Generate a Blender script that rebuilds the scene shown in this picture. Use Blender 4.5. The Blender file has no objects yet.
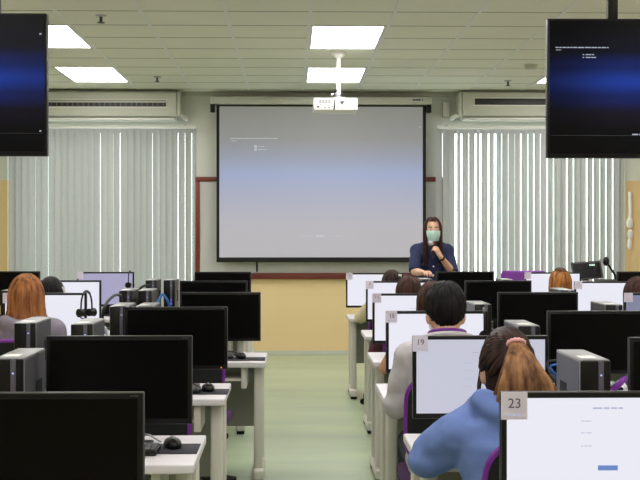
import bpy, bmesh, math, random
from mathutils import Vector, Matrix, noise as mnoise

SC = bpy.context.scene
COL = SC.collection
PI = math.pi
R = math.radians
F = 1250.0          # focal length in pixels of a 640 px wide frame
VX, VY = 291.0, 232.5
EYE = 1.5

# ------------------------------------------------------------------ camera
cam = bpy.data.cameras.new('camera')
cam.sensor_width = 36.0
cam.lens = F / 640.0 * 36.0
cam.shift_y = -(240 - VY) / 640.0
cam.clip_start = 0.05
cam.clip_end = 200
camo = bpy.data.objects.new('camera', cam)
COL.objects.link(camo)
camo.location = (0, 0, EYE)
YAW = math.atan((320 - VX) / F)
camo.rotation_euler = (PI / 2, 0, -YAW)
SC.camera = camo

# ------------------------------------------------------------------ world, exposure
SC.view_settings.view_transform = 'Standard'
SC.view_settings.look = 'None'
SC.view_settings.exposure = 0.0
SC.view_settings.gamma = 1.0
w = bpy.data.worlds.new('sky')
SC.world = w
w.use_nodes = True
w.node_tree.nodes['Background'].inputs[0].default_value = (0.97, 1.0, 0.98, 1)
w.node_tree.nodes['Background'].inputs[1].default_value = 4.5
LAMP = 14.2         # radiance of the ceiling panels


# ------------------------------------------------------------------ materials
def lin(c):
    return tuple(((v / 255) / 12.92 if v / 255 <= .04045 else ((v / 255 + .055) / 1.055) ** 2.4) for v in c)


def mat(name, col, rough=.6, metal=0, var=0.0, scale=8.0, stretch=(1, 1, 1), spec=.5, col2=None, bump=0.0, coords='Object'):
    m = bpy.data.materials.new(name)
    m.use_nodes = True
    nt = m.node_tree
    b = nt.nodes['Principled BSDF']
    c = lin(col)
    b.inputs['Base Color'].default_value = (*c, 1)
    b.inputs['Roughness'].default_value = rough
    b.inputs['Metallic'].default_value = metal
    b.inputs['Specular IOR Level'].default_value = spec
    if var > 0 or col2:
        tc = nt.nodes.new('ShaderNodeTexCoord')
        mp = nt.nodes.new('ShaderNodeMapping')
        mp.inputs['Scale'].default_value = stretch
        nz = nt.nodes.new('ShaderNodeTexNoise')
        nz.inputs['Scale'].default_value = scale
        nz.inputs['Detail'].default_value = 4
        rp = nt.nodes.new('ShaderNodeValToRGB')
        rp.color_ramp.elements[0].position = .3
        rp.color_ramp.elements[1].position = .7
        a = c if col2 is None else lin(col2)
        rp.color_ramp.elements[0].color = (*[v * (1 - var) for v in a], 1)
        rp.color_ramp.elements[1].color = (*[min(1, v * (1 + var)) for v in c], 1)
        nt.links.new(tc.outputs[coords], mp.inputs[0])
        nt.links.new(mp.outputs[0], nz.inputs[0])
        nt.links.new(nz.outputs[0], rp.inputs[0])
        nt.links.new(rp.outputs[0], b.inputs['Base Color'])
        if bump:
            bp = nt.nodes.new('ShaderNodeBump')
            bp.inputs['Strength'].default_value = bump
            bp.inputs['Distance'].default_value = .01
            nt.links.new(nz.outputs[0], bp.inputs['Height'])
            nt.links.new(bp.outputs[0], b.inputs['Normal'])
    return m


def emit(name, col, strength, base=(10, 10, 10), rough=.3):
    m = mat(name, base, rough)
    b = m.node_tree.nodes['Principled BSDF']
    b.inputs['Emission Color'].default_value = (*lin(col), 1)
    b.inputs['Emission Strength'].default_value = strength
    return m


def gradient_screen(name, stops, base, rough, strength, xfall=None):
    """a picture shown on a display: colours running down the picture"""
    m = mat(name, base, rough)
    nt = m.node_tree
    b = nt.nodes['Principled BSDF']
    tc = nt.nodes.new('ShaderNodeTexCoord')
    sp = nt.nodes.new('ShaderNodeSeparateXYZ')
    rp = nt.nodes.new('ShaderNodeValToRGB')
    rp.color_ramp.interpolation = 'EASE'
    els = rp.color_ramp.elements
    while len(els) < len(stops):
        els.new(.5)
    for e, (p, c) in zip(els, stops):
        e.position = p
        e.color = (*lin(c), 1)
    nt.links.new(tc.outputs['Generated'], sp.inputs[0])
    nt.links.new(sp.outputs['Z'], rp.inputs[0])
    out = rp.outputs[0]
    if xfall:
        mr = nt.nodes.new('ShaderNodeMapRange')
        mr.interpolation_type = 'SMOOTHSTEP'
        mr.inputs[1].default_value, mr.inputs[2].default_value = xfall[0], xfall[1]
        mr.inputs[3].default_value, mr.inputs[4].default_value = xfall[2], 1.0
        nt.links.new(sp.outputs['X'], mr.inputs[0])
        mx = nt.nodes.new('ShaderNodeMix')
        mx.data_type = 'RGBA'
        mx.blend_type = 'MULTIPLY'
        mx.inputs[0].default_value = 1
        nt.links.new(rp.outputs[0], mx.inputs[6])
        nt.links.new(mr.outputs[0], mx.inputs[7])
        out = mx.outputs[2]
    nt.links.new(out, b.inputs['Emission Color'])
    b.inputs['Emission Strength'].default_value = strength
    return m


def slat_material():
    m = bpy.data.materials.new('blind_fabric')
    m.use_nodes = True
    nt = m.node_tree
    out = nt.nodes['Material Output']
    nt.nodes.remove(nt.nodes['Principled BSDF'])
    d = nt.nodes.new('ShaderNodeBsdfDiffuse')
    t = nt.nodes.new('ShaderNodeBsdfTranslucent')
    mx = nt.nodes.new('ShaderNodeMixShader')
    mx.inputs[0].default_value = .40
    tc = nt.nodes.new('ShaderNodeTexCoord')
    nz = nt.nodes.new('ShaderNodeTexNoise')
    nz.inputs['Scale'].default_value = 60
    rp = nt.nodes.new('ShaderNodeValToRGB')
    rp.color_ramp.elements[0].color = (*lin((188, 189, 187)), 1)
    rp.color_ramp.elements[1].color = (*lin((204, 205, 203)), 1)
    nt.links.new(tc.outputs['Object'], nz.inputs[0])
    nt.links.new(nz.outputs[0], rp.inputs[0])
    for s in (d, t):
        nt.links.new(rp.outputs[0], s.inputs[0])
    nt.links.new(d.outputs[0], mx.inputs[1])
    nt.links.new(t.outputs[0], mx.inputs[2])
    nt.links.new(mx.outputs[0], out.inputs[0])
    return m


def glass_material():
    m = bpy.data.materials.new('window_glass')
    m.use_nodes = True
    nt = m.node_tree
    out = nt.nodes['Material Output']
    nt.nodes.remove(nt.nodes['Principled BSDF'])
    a = nt.nodes.new('ShaderNodeBsdfTransparent')
    a.inputs[0].default_value = (.93, .97, .96, 1)
    g = nt.nodes.new('ShaderNodeBsdfGlossy')
    g.inputs['Roughness'].default_value = .02
    mx = nt.nodes.new('ShaderNodeMixShader')
    mx.inputs[0].default_value = .06
    nt.links.new(a.outputs[0], mx.inputs[1])
    nt.links.new(g.outputs[0], mx.inputs[2])
    nt.links.new(mx.outputs[0], out.inputs[0])
    return m


def wall_material():
    """two-tone paint: ochre below 2.14 m, off-white above"""
    m = mat('two_tone_paint', (216, 218, 210), .75)
    nt = m.node_tree
    b = nt.nodes['Principled BSDF']
    g = nt.nodes.new('ShaderNodeNewGeometry')
    sp = nt.nodes.new('ShaderNodeSeparateXYZ')
    gt = nt.nodes.new('ShaderNodeMath')
    gt.operation = 'GREATER_THAN'
    gt.inputs[1].default_value = 2.14
    mx = nt.nodes.new('ShaderNodeMix')
    mx.data_type = 'RGBA'
    nz = nt.nodes.new('ShaderNodeTexNoise')
    nz.inputs['Scale'].default_value = 1.3
    rp = nt.nodes.new('ShaderNodeValToRGB')
    rp.color_ramp.elements[0].color = (*lin((222, 196, 146)), 1)
    rp.color_ramp.elements[1].color = (*lin((234, 208, 160)), 1)
    nt.links.new(g.outputs['Position'], sp.inputs[0])
    nt.links.new(g.outputs['Position'], nz.inputs[0])
    nt.links.new(nz.outputs[0], rp.inputs[0])
    nt.links.new(sp.outputs['Z'], gt.inputs[0])
    nt.links.new(gt.outputs[0], mx.inputs[0])
    nt.links.new(rp.outputs[0], mx.inputs[6])
    mx.inputs[7].default_value = (*lin((216, 218, 210)), 1)
    nt.links.new(mx.outputs[2], b.inputs['Base Color'])
    return m


M = {
    'seatpurple': mat('dark_purple_fabric', (66, 30, 80), .9, var=.1, scale=60),
    'wall': wall_material(),
    'ceiling': mat('ceiling_tile', (221, 222, 211), .85, var=.02, scale=3, bump=.0),
    'tbar': mat('tee_bar', (216, 218, 216), .5, var=.02),
    'tshade': mat('tile_gap_shade', (112, 112, 100), .8, var=.02),  # darker grey stands for the shadow in the cross gaps between tiles
    'floor': mat('green_vinyl_floor', (172, 186, 152), .3, var=.05, scale=1.6, stretch=(.35, 1.6, 1), spec=.5, col2=(154, 170, 146)),
    'white': mat('white_plastic', (222, 222, 216), .45, var=.02),
    'ac': mat('ivory_plastic', (194, 197, 186), .45, var=.02),
    'acdark': mat('dark_louvre', (34, 34, 34), .5, var=.05),
    'desk': mat('white_laminate', (212, 207, 212), .4, var=.02, scale=20),
    'deskleg': mat('cream_steel', (206, 202, 192), .4, var=.02),
    'panel': mat('grey_steel_panel', (128, 128, 118), .5, var=.04),
    'black': mat('black_plastic', (11, 11, 13), .4, var=.1, scale=30, spec=.3),
    'blackmatt': mat('matt_black', (10, 10, 11), .7, var=.1, scale=30, spec=.3),
    'off': mat('switched_off_screen', (3, 3, 4), .3, spec=.12, var=.05, scale=2),
    'bezel': mat('dark_bezel', (12, 12, 15), .35, var=.05, scale=20, spec=.25),
    'edge': mat('bezel_edge', (56, 56, 60), .4, var=.05, spec=.3),
    'towertop': mat('grey_metal_case', (140, 140, 142), .38, metal=.35, var=.05, scale=14),
    'towerfront': mat('tower_front', (9, 9, 12), .3, var=.1, spec=.3),
    'strip': mat('silver_strip', (92, 90, 104), .35, metal=.4, var=.05),
    'purple': mat('purple_plastic', (112, 28, 142), .5, var=.06),
    'mesh': mat('black_mesh_fabric', (13, 13, 15), .85, var=.15, scale=120),
    'fabric_border': mat('black_border', (12, 12, 13), .8, var=.05),
    'wood': mat('red_brown_wood', (112, 44, 32), .45, var=.15, scale=9, stretch=(1, 1, 6)),
    'board': mat('whiteboard_enamel', (196, 196, 194), .3, var=.02, scale=2),
    'blind': slat_material(),
    'glass': glass_material(),
    'lamp': emit('lamp_panel', (255, 252, 250), LAMP, (240, 240, 240), .5),
    'lit': emit('lit_screen', (240, 240, 252), .93),
    'litblue': emit('bluish_lit_screen', (203, 204, 220), .93),
    'litdim': emit('lavender_lit_screen', (172, 168, 200), .93),
    'litgrey': emit('greyish_lit_screen', (130, 134, 160), .93),
    'text': emit('text_grey_blue', (182, 186, 212), .93),
    'button': emit('button_blue', (104, 140, 204), .93),
    'tvtext': emit('tv_text', (190, 196, 214), .9),
    'screentext': emit('projected_text', (200, 203, 210), .9),
    'card': mat('grey_card', (212, 204, 220), .7, var=.02),
    'ink': mat('ink', (84, 78, 104), .7, var=.02),
    'led': emit('white_led', (170, 180, 255), 1.5),
    'ledblue': emit('blue_led', (90, 90, 255), 1.6),
    'ledorange': emit('orange_led', (255, 130, 50), 1.6),
    'cableblack': mat('black_cable', (18, 18, 20), .5, var=.05),
    'cableblue': mat('blue_cable', (40, 110, 190), .5, var=.05),
    'cablewhite': mat('pale_cable', (190, 196, 204), .5, var=.05),
    'silver': mat('satin_silver', (180, 180, 186), .3, metal=.7, var=.03),
    'grey': mat('grey_plastic', (72, 72, 76), .5, var=.05),
    'paper': mat('paper', (224, 222, 218), .8, var=.02),
    'padgrey': mat('mouse_mat_cloth', (40, 38, 48), .9, var=.1, scale=60),
    'skin': mat('skin', (214, 168, 142), .55, var=.04, scale=9),
    'skin_dark': mat('skin_tan', (192, 140, 112), .55, var=.04, scale=9),
    'eye': mat('eye_white', (230, 226, 220), .3, var=.01),
    'iris': mat('iris', (36, 22, 16), .2, var=.1),
    'lip': mat('lip', (172, 92, 88), .5, var=.05),
    'denim': mat('navy_denim', (38, 46, 84), .85, var=.22, scale=26),
    'hoodieblue': mat('blue_fleece', (99, 121, 180), .9, var=.06, scale=14),
    'hoodiegrey': mat('grey_fleece', (140, 132, 146), .9, var=.08, scale=16),
    'shirtgrey': mat('pale_grey_cotton', (180, 174, 180), .9, var=.05, scale=14),
    'cream': mat('cream_cotton', (196, 184, 148), .9, var=.06, scale=14),
    'darkcloth': mat('dark_cloth', (40, 40, 46), .9, var=.12, scale=16),
    'maroon': mat('maroon_cloth', (84, 42, 50), .9, var=.12, scale=16),
    'trousers': mat('dark_trousers', (34, 36, 46), .9, var=.12, scale=16),
    'mask': mat('teal_mask', (222, 252, 246), .8, var=.05, scale=20),
    'maskwhite': mat('white_mask', (224, 226, 230), .8, var=.03, scale=20),
    'pink': mat('pink_fabric', (214, 160, 160), .8, var=.1, scale=30),
    'shoe': mat('shoe_leather', (30, 28, 28), .5, var=.1),
}


def hair_mat(name, c1, c2):
    return mat(name, c1, .5, var=.2, scale=34, stretch=(1, 1, .12), col2=c2, spec=.13)


H = {
    'black': hair_mat('black_hair', (26, 23, 25), (12, 11, 12)),
    'brownblack': hair_mat('brown_black_hair', (58, 38, 34), (24, 18, 18)),
    'redbrown': hair_mat('red_brown_hair', (74, 44, 38), (34, 20, 19)),
    'auburn': hair_mat('auburn_hair', (184, 122, 76), (122, 74, 42)),
    'orange': hair_mat('orange_hair', (186, 126, 70), (118, 72, 40)),
    'darkroot': hair_mat('dark_root_hair', (92, 64, 48), (48, 34, 28)),
    'tan': hair_mat('tan_hair', (156, 114, 80), (74, 48, 34)),
    'long': hair_mat('long_dark_hair', (66, 36, 32), (30, 18, 18)),
}

TV_MAT_R = gradient_screen('tv_picture', [(0, (3, 3, 5)), (.16, (4, 4, 7)), (.3, (18, 14, 28)), (.42, (18, 30, 88)), (.54, (22, 54, 146)), (.66, (12, 30, 92)), (.78, (6, 8, 24)), (1, (3, 3, 5))],
                           (3, 3, 4), .3, 1.0, (0.0, .34, .28))
TV_MAT_R.node_tree.nodes['Principled BSDF'].inputs['Specular IOR Level'].default_value = .1
TV_MAT_L = TV_MAT_R.copy()
TV_MAT_L.name = 'tv_picture_wide'
for n in TV_MAT_L.node_tree.nodes:
    if n.type == 'MAP_RANGE':
        n.inputs[1].default_value, n.inputs[2].default_value = 1.0, .7
        n.inputs[3].default_value = .6
SCREEN_MAT = gradient_screen('projected_picture', [(0, (182, 179, 186)), (.2, (182, 179, 188)), (.42, (164, 169, 196)), (.56, (150, 164, 204)), (.66, (142, 149, 172)), (.78, (134, 136, 138)), (1, (128, 129, 122))],
                             (96, 96, 94), .9, .80)
SCREEN_MAT.node_tree.nodes['Color Ramp'].color_ramp.interpolation = 'LINEAR'


# ------------------------------------------------------------------ mesh helpers
class MB:
    def __init__(self):
        self.bm = bmesh.new()

    def box(self, cx, cy, cz, sx, sy, sz, bev=0.0, seg=2, rot=None):
        t = Matrix.Translation((cx, cy, cz))
        if rot is not None:
            t = t @ rot
        r = bmesh.ops.create_cube(self.bm, size=1.0, matrix=t @ Matrix.Diagonal((sx, sy, sz, 1)))
        if bev > 0:
            es = list({e for v in r['verts'] for e in v.link_edges})
            bmesh.ops.bevel(self.bm, geom=es, offset=bev, segments=seg, profile=.5, affect='EDGES')
        return self

    def span(self, x0, x1, y0, y1, z0, z1, bev=0.0, seg=2):
        return self.box((x0 + x1) / 2, (y0 + y1) / 2, (z0 + z1) / 2, abs(x1 - x0), abs(y1 - y0), abs(z1 - z0), bev, seg)

    def ell(self, c, r, u=18, v=12, rot=None):
        t = Matrix.Translation(c)
        if rot is not None:
            t = t @ rot
        bmesh.ops.create_uvsphere(self.bm, u_segments=u, v_segments=v, radius=1.0, matrix=t @ Matrix.Diagonal((r[0], r[1], r[2], 1)))
        return self

    def loft(self, rings, cap=True, close=False):
        bm = self.bm
        vs = [[bm.verts.new(p) for p in ring] for ring in rings]
        n = len(vs[0])
        for i in range(len(vs) - (0 if close else 1)):
            a, b = vs[i], vs[(i + 1) % len(vs)]
            for k in range(n):
                bm.faces.new((a[k], a[(k + 1) % n], b[(k + 1) % n], b[k]))
        if cap and not close:
            bm.faces.new(vs[0][::-1])
            bm.faces.new(vs[-1])
        return self

    def tube(self, pts, r, seg=8, flat=1.0, up=None, cap=True, close=False):
        pts = [Vector(p) for p in pts]
        n = len(pts)
        rs = r if isinstance(r, (list, tuple)) else [r] * n
        rings = []
        ref = Vector(up) if up else None
        for i, p in enumerate(pts):
            if close:
                d = pts[(i + 1) % n] - pts[i - 1]
            else:
                d = pts[min(i + 1, n - 1)] - pts[max(i - 1, 0)]
            if d.length < 1e-9:
                d = Vector((0, 0, 1))
            d.normalize()
            if ref is None:
                ref = Vector((0, 0, 1)) if abs(d.z) < .9 else Vector((0, 1, 0))
            s = d.cross(ref)
            if s.length < 1e-5:
                s = d.cross(Vector((1, .2, .1)))
            s.normalize()
            u = s.cross(d).normalized()
            if not up:
                ref = u
            rings.append([p + s * (math.cos(2 * PI * k / seg) * rs[i]) + u * (math.sin(2 * PI * k / seg) * rs[i] * flat) for k in range(seg)])
        return self.loft(rings, cap, close)

    def lathe(self, prof, c=(0, 0, 0), seg=24):
        c = Vector(c)
        rings = [[c + Vector((r * math.cos(2 * PI * k / seg), r * math.sin(2 * PI * k / seg), z)) for k in range(seg)] for r, z in prof]
        return self.loft(rings)

    def cyl(self, p0, p1, r, seg=16):
        return self.tube([p0, p1], r, seg)

    def prism(self, poly, y0, y1):
        """poly: (x, z) outline extruded in y"""
        return self.loft([[(x, y0, z) for x, z in poly], [(x, y1, z) for x, z in poly]])

    def build(self, name, m, parent=None, smooth=35, mats=None):
        bmesh.ops.recalc_face_normals(self.bm, faces=self.bm.faces)
        me = bpy.data.meshes.new(name)
        self.bm.to_mesh(me)
        self.bm.free()
        return link_mesh(name, me, m, parent, smooth)


def link_mesh(name, me, m, parent=None, smooth=35):
    if not me.materials:
        me.materials.append(M[m] if isinstance(m, str) else m)
    if smooth:
        me.polygons.foreach_set('use_smooth', [True] * len(me.polygons))
        me.set_sharp_from_angle(angle=R(smooth))
    me.name = name
    o = bpy.data.objects.new(name, me)
    COL.objects.link(o)
    if parent:
        o.parent = parent
    return o


def tag(o, label=None, cat=None, group=None, kind=None):
    if label:
        o['label'] = label
    if cat:
        o['category'] = cat
    if group:
        o['group'] = group
    if kind:
        o['kind'] = kind
    return o


def thing(name, label, cat, loc=(0, 0, 0), rz=0, group=None):
    o = bpy.data.objects.new(name, None)
    o.empty_display_size = .1
    COL.objects.link(o)
    o.location = loc
    o.rotation_euler = (0, 0, rz)
    return tag(o, label, cat, group)


def struct(o):
    o['kind'] = 'structure'
    return o


def copy_tree(o, parent=None):
    c = o.copy()
    COL.objects.link(c)
    c.parent = parent
    for ch in list(o.children):
        copy_tree(ch, c)
    return c


def text_mesh(name, body, size, m, parent, loc, extrude=.0006, align='CENTER'):
    cu = bpy.data.curves.new(name, 'FONT')
    cu.body = body
    cu.size = size
    cu.extrude = extrude
    cu.align_x = align
    cu.align_y = 'CENTER'
    t = bpy.data.objects.new(name, cu)
    COL.objects.link(t)
    dg = bpy.context.evaluated_depsgraph_get()
    me = bpy.data.meshes.new_from_object(t.evaluated_get(dg))
    bpy.data.objects.remove(t)
    me.transform(Matrix.Rotation(PI / 2, 4, 'X'))
    me.materials.clear()
    o = link_mesh(name, me, m, parent, 0)
    o.location = loc
    return o


def at(px, py, y):
    """where the sight line through a photo point meets the plane at distance y"""
    u = (px - 320) / F
    dx, dy, dz = math.sin(YAW) + u * math.cos(YAW), math.cos(YAW) - u * math.sin(YAW), -(py - VY) / F
    return Vector((dx * y / dy, y, EYE + dz * y / dy))


def words_row(mb, x, y, z, h, rng, total, depth=.0006):
    """a line of tiny unreadable words: rows of letter-sized dashes"""
    end = x + total
    while x < end:
        wl = min(rng.uniform(1.2, 4.5) * h, end - x)
        if wl > .3 * h:
            mb.box(x + wl / 2, y, z, wl, depth, h * .62)
        x += wl + h * .55


# ------------------------------------------------------------------ the room
BACK = 15.35
CEIL = 3.22
XL, XR = -4.75, 5.15
FRONT = -2.2
struct(MB().span(XL - .2, XR + .2, FRONT - .2, BACK + .3, -.12, 0).build('floor', 'floor', None, 0))
struct(MB().span(XL - .2, XR + .2, FRONT - .2, BACK + .3, CEIL + .03, CEIL + .15).build('ceiling', 'ceiling', None, 0))

WL = (-3.46, -1.158)      # window openings in the back wall (x)
WR = (1.79, 4.10)
WZ = (.45, 2.785)
b = MB()
b.span(XL, WL[0], BACK, BACK + .2, 0, CEIL + .03)
b.span(WL[1], WR[0], BACK, BACK + .2, 0, CEIL + .03)
b.span(WR[1], XR, BACK, BACK + .2, 0, CEIL + .03)
for a in (WL, WR):
    b.span(a[0], a[1], BACK, BACK + .2, 0, WZ[0])
    b.span(a[0], a[1], BACK, BACK + .2, WZ[1], CEIL + .03)
struct(b.build('wall_back', 'wall', None, 0))
struct(MB().span(XL - .2, XL, FRONT, BACK + .2, 0, CEIL + .03).build('wall_left', 'wall', None, 0))
struct(MB().span(XR, XR + .2, FRONT, BACK + .2, 0, CEIL + .03).build('wall_right', 'wall', None, 0))
struct(MB().span(XL, XR, FRONT - .2, FRONT, 0, CEIL + .03).build('wall_front', 'wall', None, 0))
struct(MB().span(WL[1], WR[0], BACK - .012, BACK, 0, .05, .003).build('baseboard_back', 'ac', None, 0))
struct(MB().span(XL, XR, BACK - .03, BACK, CEIL - .05, CEIL, .004).build('trim_1', 'ac', None, 0))

for i, a in enumerate((WL, WR)):
    root = tag(thing('window_%d' % (i + 1), None, None, ((a[0] + a[1]) / 2, BACK, WZ[0])), kind='structure')
    hw, h = (a[1] - a[0]) / 2, WZ[1] - WZ[0]
    f = MB()
    f.span(-hw, hw, .06, .12, 0, .06)
    f.span(-hw, hw, .06, .12, h - .06, h)
    for k in range(4):
        x = -hw + .03 + k * (2 * hw - .06) / 3
        f.span(x - .03, x + .03, .06, .12, .06, h - .06)
    struct(f.build('window_frame', 'silver', root, 0))
    struct(MB().span(-hw + .05, hw - .05, .085, .092, .05, h - .05).build('window_pane', 'glass', root, 0))

# suspended ceiling: tee bars along, painted gap shadow across, lamps in the grid
PITCH, GX, GY = .66, .151, 10.39
LX = [GX - 4 * PITCH, GX, GX + 4 * PITCH]
LY = [GY + k * 4 * PITCH for k in range(-4, 2)]
cols = [GX + k * PITCH for k in range(-8, 9) if XL < GX + k * PITCH < XR]
rows = [GY + k * PITCH for k in range(-20, 9) if FRONT < GY + k * PITCH < BACK]


def in_lamp(x, y):
    return any(lx + .02 < x < lx + PITCH - .02 for lx in LX) and any(ly + .02 < y < ly + 2 * PITCH - .02 for ly in LY)


t = MB()
tiles_x = [XL] + cols + [XR]
tiles_y = [FRONT] + rows + [BACK]
for x0, x1 in zip(tiles_x, tiles_x[1:]):
    for y0, y1 in zip(tiles_y, tiles_y[1:]):
        if not in_lamp((x0 + x1) / 2, (y0 + y1) / 2):
            t.span(x0, x1, y0 + .012, y1 - .006, CEIL, CEIL + .03)
struct(t.build('ceiling_tiles', 'ceiling', None, 0))
t = MB()
for x in cols:
    t.span(x - .013, x + .013, FRONT, BACK, CEIL - .003, CEIL + .02)
struct(t.build('trim_2', 'tbar', None, 0))
t = MB()
for y in rows:
    for x0, x1 in zip(tiles_x, tiles_x[1:]):
        if not in_lamp((x0 + x1) / 2, y):
            t.span(x0 + .014, x1 - .014, y - .006, y + .012, CEIL - .001, CEIL + .02)
struct(t.build('trim_gap_shade', 'tshade', None, 0))

lamp_words = {(1, 4): 'recessed white ceiling light panel just nearer than the projector mount', (1, 5): 'recessed ceiling light panel behind the projector pole, near the screen',
              (0, 4): 'recessed ceiling light panel partly behind the hanging left television', (0, 5): 'recessed ceiling light panel above the left air conditioner',
              (2, 5): 'recessed ceiling light panel mostly hidden by the hanging right television', (2, 4): 'recessed ceiling light panel above the hanging right television'}
for i, lx in enumerate(LX):
    for j, ly in enumerate(LY):
        r = thing('ceiling_light', lamp_words.get((i, j), 'recessed white ceiling light panel out of view nearer the camera'), 'ceiling light', (lx + PITCH / 2, ly + PITCH, CEIL), 0, 'ceiling light panels')
        hx, hy = PITCH / 2 - .015, PITCH - .015
        f = MB()
        f.span(-hx, hx, -hy, -hy + .02, -.003, .028)
        f.span(-hx, hx, hy - .02, hy, -.003, .028)
        f.span(-hx, -hx + .02, -hy + .02, hy - .02, -.003, .028)
        f.span(hx - .02, hx, -hy + .02, hy - .02, -.003, .028)
        f.build('light_frame', 'tbar', r, 0)
        MB().span(-hx + .02, hx - .02, -hy + .02, hy - .02, .004, .018).build('diffuser', 'lamp', r, 0)


def sprinkler(px, py, label):
    y = (CEIL - EYE) * F / (VY - py)
    r = thing('fire_sprinkler', label, 'sprinkler', (at(px, py, y).x, y, CEIL), 0, 'ceiling sprinklers')
    MB().lathe([(.001, -.012), (.04, -.012), (.045, 0)], seg=16).build('escutcheon', 'silver', r)
    MB().lathe([(.012, -.012), (.012, -.05), (.004, -.055)], seg=10).build('stem', 'grey', r)
    MB().lathe([(.002, -.062), (.03, -.062), (.03, -.056), (.002, -.056)], seg=12).build('deflector', 'grey', r)


sprinkler(101, 16, 'ceiling sprinkler head nearest the left television')
sprinkler(157, 77, 'small ceiling sprinkler head above the left air conditioner')
sprinkler(508, 80, 'small ceiling sprinkler head above the right air conditioner')
y = (CEIL - EYE) * F / (VY - 64)
r = thing('smoke_detector', 'round cream smoke detector on the ceiling beside the right television', 'smoke detector', (at(531, 64, y).x, y, CEIL))
MB().lathe([(.001, -.05), (.05, -.05), (.062, -.035), (.066, -.012)], seg=24).build('detector_cap', 'ac', r)
MB().lathe([(.072, -.012), (.075, 0)], seg=24).build('detector_base', 'ac', r)


# vertical blinds
def blind(name_label, x0, x1, pitch, ang, seed, openings):
    rng = random.Random(seed)
    r = thing('vertical_blind', name_label, 'blind', ((x0 + x1) / 2, BACK - .13, 0))
    h = (x1 - x0) / 2
    MB().span(-h - .02, h + .02, -.03, .03, 2.765, 2.80, .006).build('head_rail', 'white', r)
    s = MB()
    n = int(2 * h / pitch)
    for i in range(n + 1):
        x = -h + i * pitch + rng.uniform(-.004, .004)
        a = R(ang + rng.uniform(-2.5, 2.5) + (openings(i) if openings else 0))
        rot = Matrix.Rotation(a, 4, 'Z')
        # a slat is slightly bowed across its width
        ring = []
        wd = .089
        pts = [(-wd / 2, 0), (-wd / 4, .005), (0, .007), (wd / 4, .005), (wd / 2, 0)]
        full = pts + [(p[0], p[1] - .0012) for p in reversed(pts)]
        lo, hi = .42 + rng.uniform(-.01, .01), 2.756
        v0 = [Vector((x, 0, lo)) + rot @ Vector((p[0], p[1], 0)) for p in full]
        v1 = [Vector((x, 0, hi)) + rot @ Vector((p[0], p[1], 0)) for p in full]
        s.loft([v0, v1])
    s.build('slats', 'blind', r)
    c = MB()
    c.tube([(h + .005, -.03, 2.77), (h + .008, -.035, 1.8), (h + .005, -.03, 1.0)], .004, 6)
    c.build('pull_cord', 'white', r)
    for k in (-1, 1):
        MB().box(k * (h - .1), .05, 2.80, .03, .12, .03, .004).build('rail_bracket', 'silver', r)
    return r


blind('grey-white vertical blind covering the window left of the projection screen', -3.37, -1.185, .0785, 36, 3, lambda i: {2: 4, 5: 7, 9: 5, 14: 4, 17: 5}.get(i, 0))
blind('brighter vertical blind over the window right of the presenter', 1.805, 4.07, .0805, 21, 5, lambda i: {2: 8, 3: 30, 4: 6, 5: 12, 6: 33, 8: 22, 9: 40, 12: 9, 14: 14, 15: 4, 17: 9, 19: 5, 20: 8, 23: 10, 25: 6}.get(i, 0))

# whiteboard behind the screen
r = thing('whiteboard', 'grey-white board in a red-brown wooden frame behind the projection screen', 'whiteboard', (0, BACK, 0))
wl, wr = at(195.5, 0, BACK).x, at(443.5, 0, BACK).x
zt, zb = at(310, 177, BACK).z, at(310, 279, BACK).z
MB().span(wl + .04, wr - .04, -.03, -.005, zb + .07, zt - .06).build('board_panel', 'board', r)
fw = .055
for nm, a in (('frame_rail', (wl, wr, zt - fw, zt)), ('frame_rail', (wl, wr, zb, zb + .075)), ('frame_stile', (wl, wl + fw, zb + .075, zt - fw)), ('frame_stile', (wr - fw, wr, zb + .075, zt - fw))):
    MB().span(a[0], a[1], -.05, -.002, a[2], a[3], .006).build(nm, 'wood', r)

# projection screen
SY = BACK - .16
r = thing('projection_screen', 'large white pull-down projection screen with black border at the front', 'projection screen', (at(321.5, 0, SY).x, SY, 0))
p0, p1 = at(216.5, 104, SY), at(426, 261, SY)
ox = r.location.x
x0, x1 = p0.x - ox, p1.x - ox
bord = .055
MB().span(x0, x1, 0, .012, p1.z, p0.z - .01).build('screen_border', 'fabric_border', r, 0)
fab = MB().span(x0 + .035, x1 - .04, -.004, .0, p1.z + .045, p0.z - .03).build('screen_fabric', SCREEN_MAT, r, 0)
c0, c1 = at(210.5, 97, SY), at(431, 105, SY)
MB().span(c0.x - ox, c1.x - ox, -.07, .07, c1.z, c0.z, .008).build('screen_casing', 'ac', r)
for s in (-1, 1):
    xe = (c0.x if s < 0 else c1.x) - ox
    MB().span(xe - .0, xe + (-s) * .055, -.05, .05, c1.z - .095, c1.z + .01, .004).build('end_cap', 'black', r)
for s in (-1, 1):
    MB().span((x0 if s < 0 else x1) - s * .1 - .02, (x0 if s < 0 else x1) - s * .1 + .02, .06, BACK - SY + .002, c1.z + .02, c0.z - .01, .004).build('wall_bracket', 'silver', r)
MB().span(x0, x1, -.012, .02, p1.z - .012, p1.z + .012, .004).build('weight_bar', 'black', r)
pc = at(257, 262, SY)
MB().tube([(pc.x - ox, 0, p1.z), (pc.x - ox, .005, p1.z - .13)], .012, 8).build('pull_loop', 'black', r)
rng = random.Random(7)
tx = MB()
for (a, bx, py, hh) in ((230, 277, 138.4, 1.7), (231, 237, 141, 1.2), (258, 264, 146.5, 1.4), (258, 267, 149.6, 1.4), (300, 313, 236, 1.4), (329, 341, 236, 1.4), (419, 422, 127, 1.4)):
    q = at(a, py, SY)
    words_row(tx, q.x - ox, -.0046, q.z, hh * SY / F * .8, rng, (bx - a) * SY / F)
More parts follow.
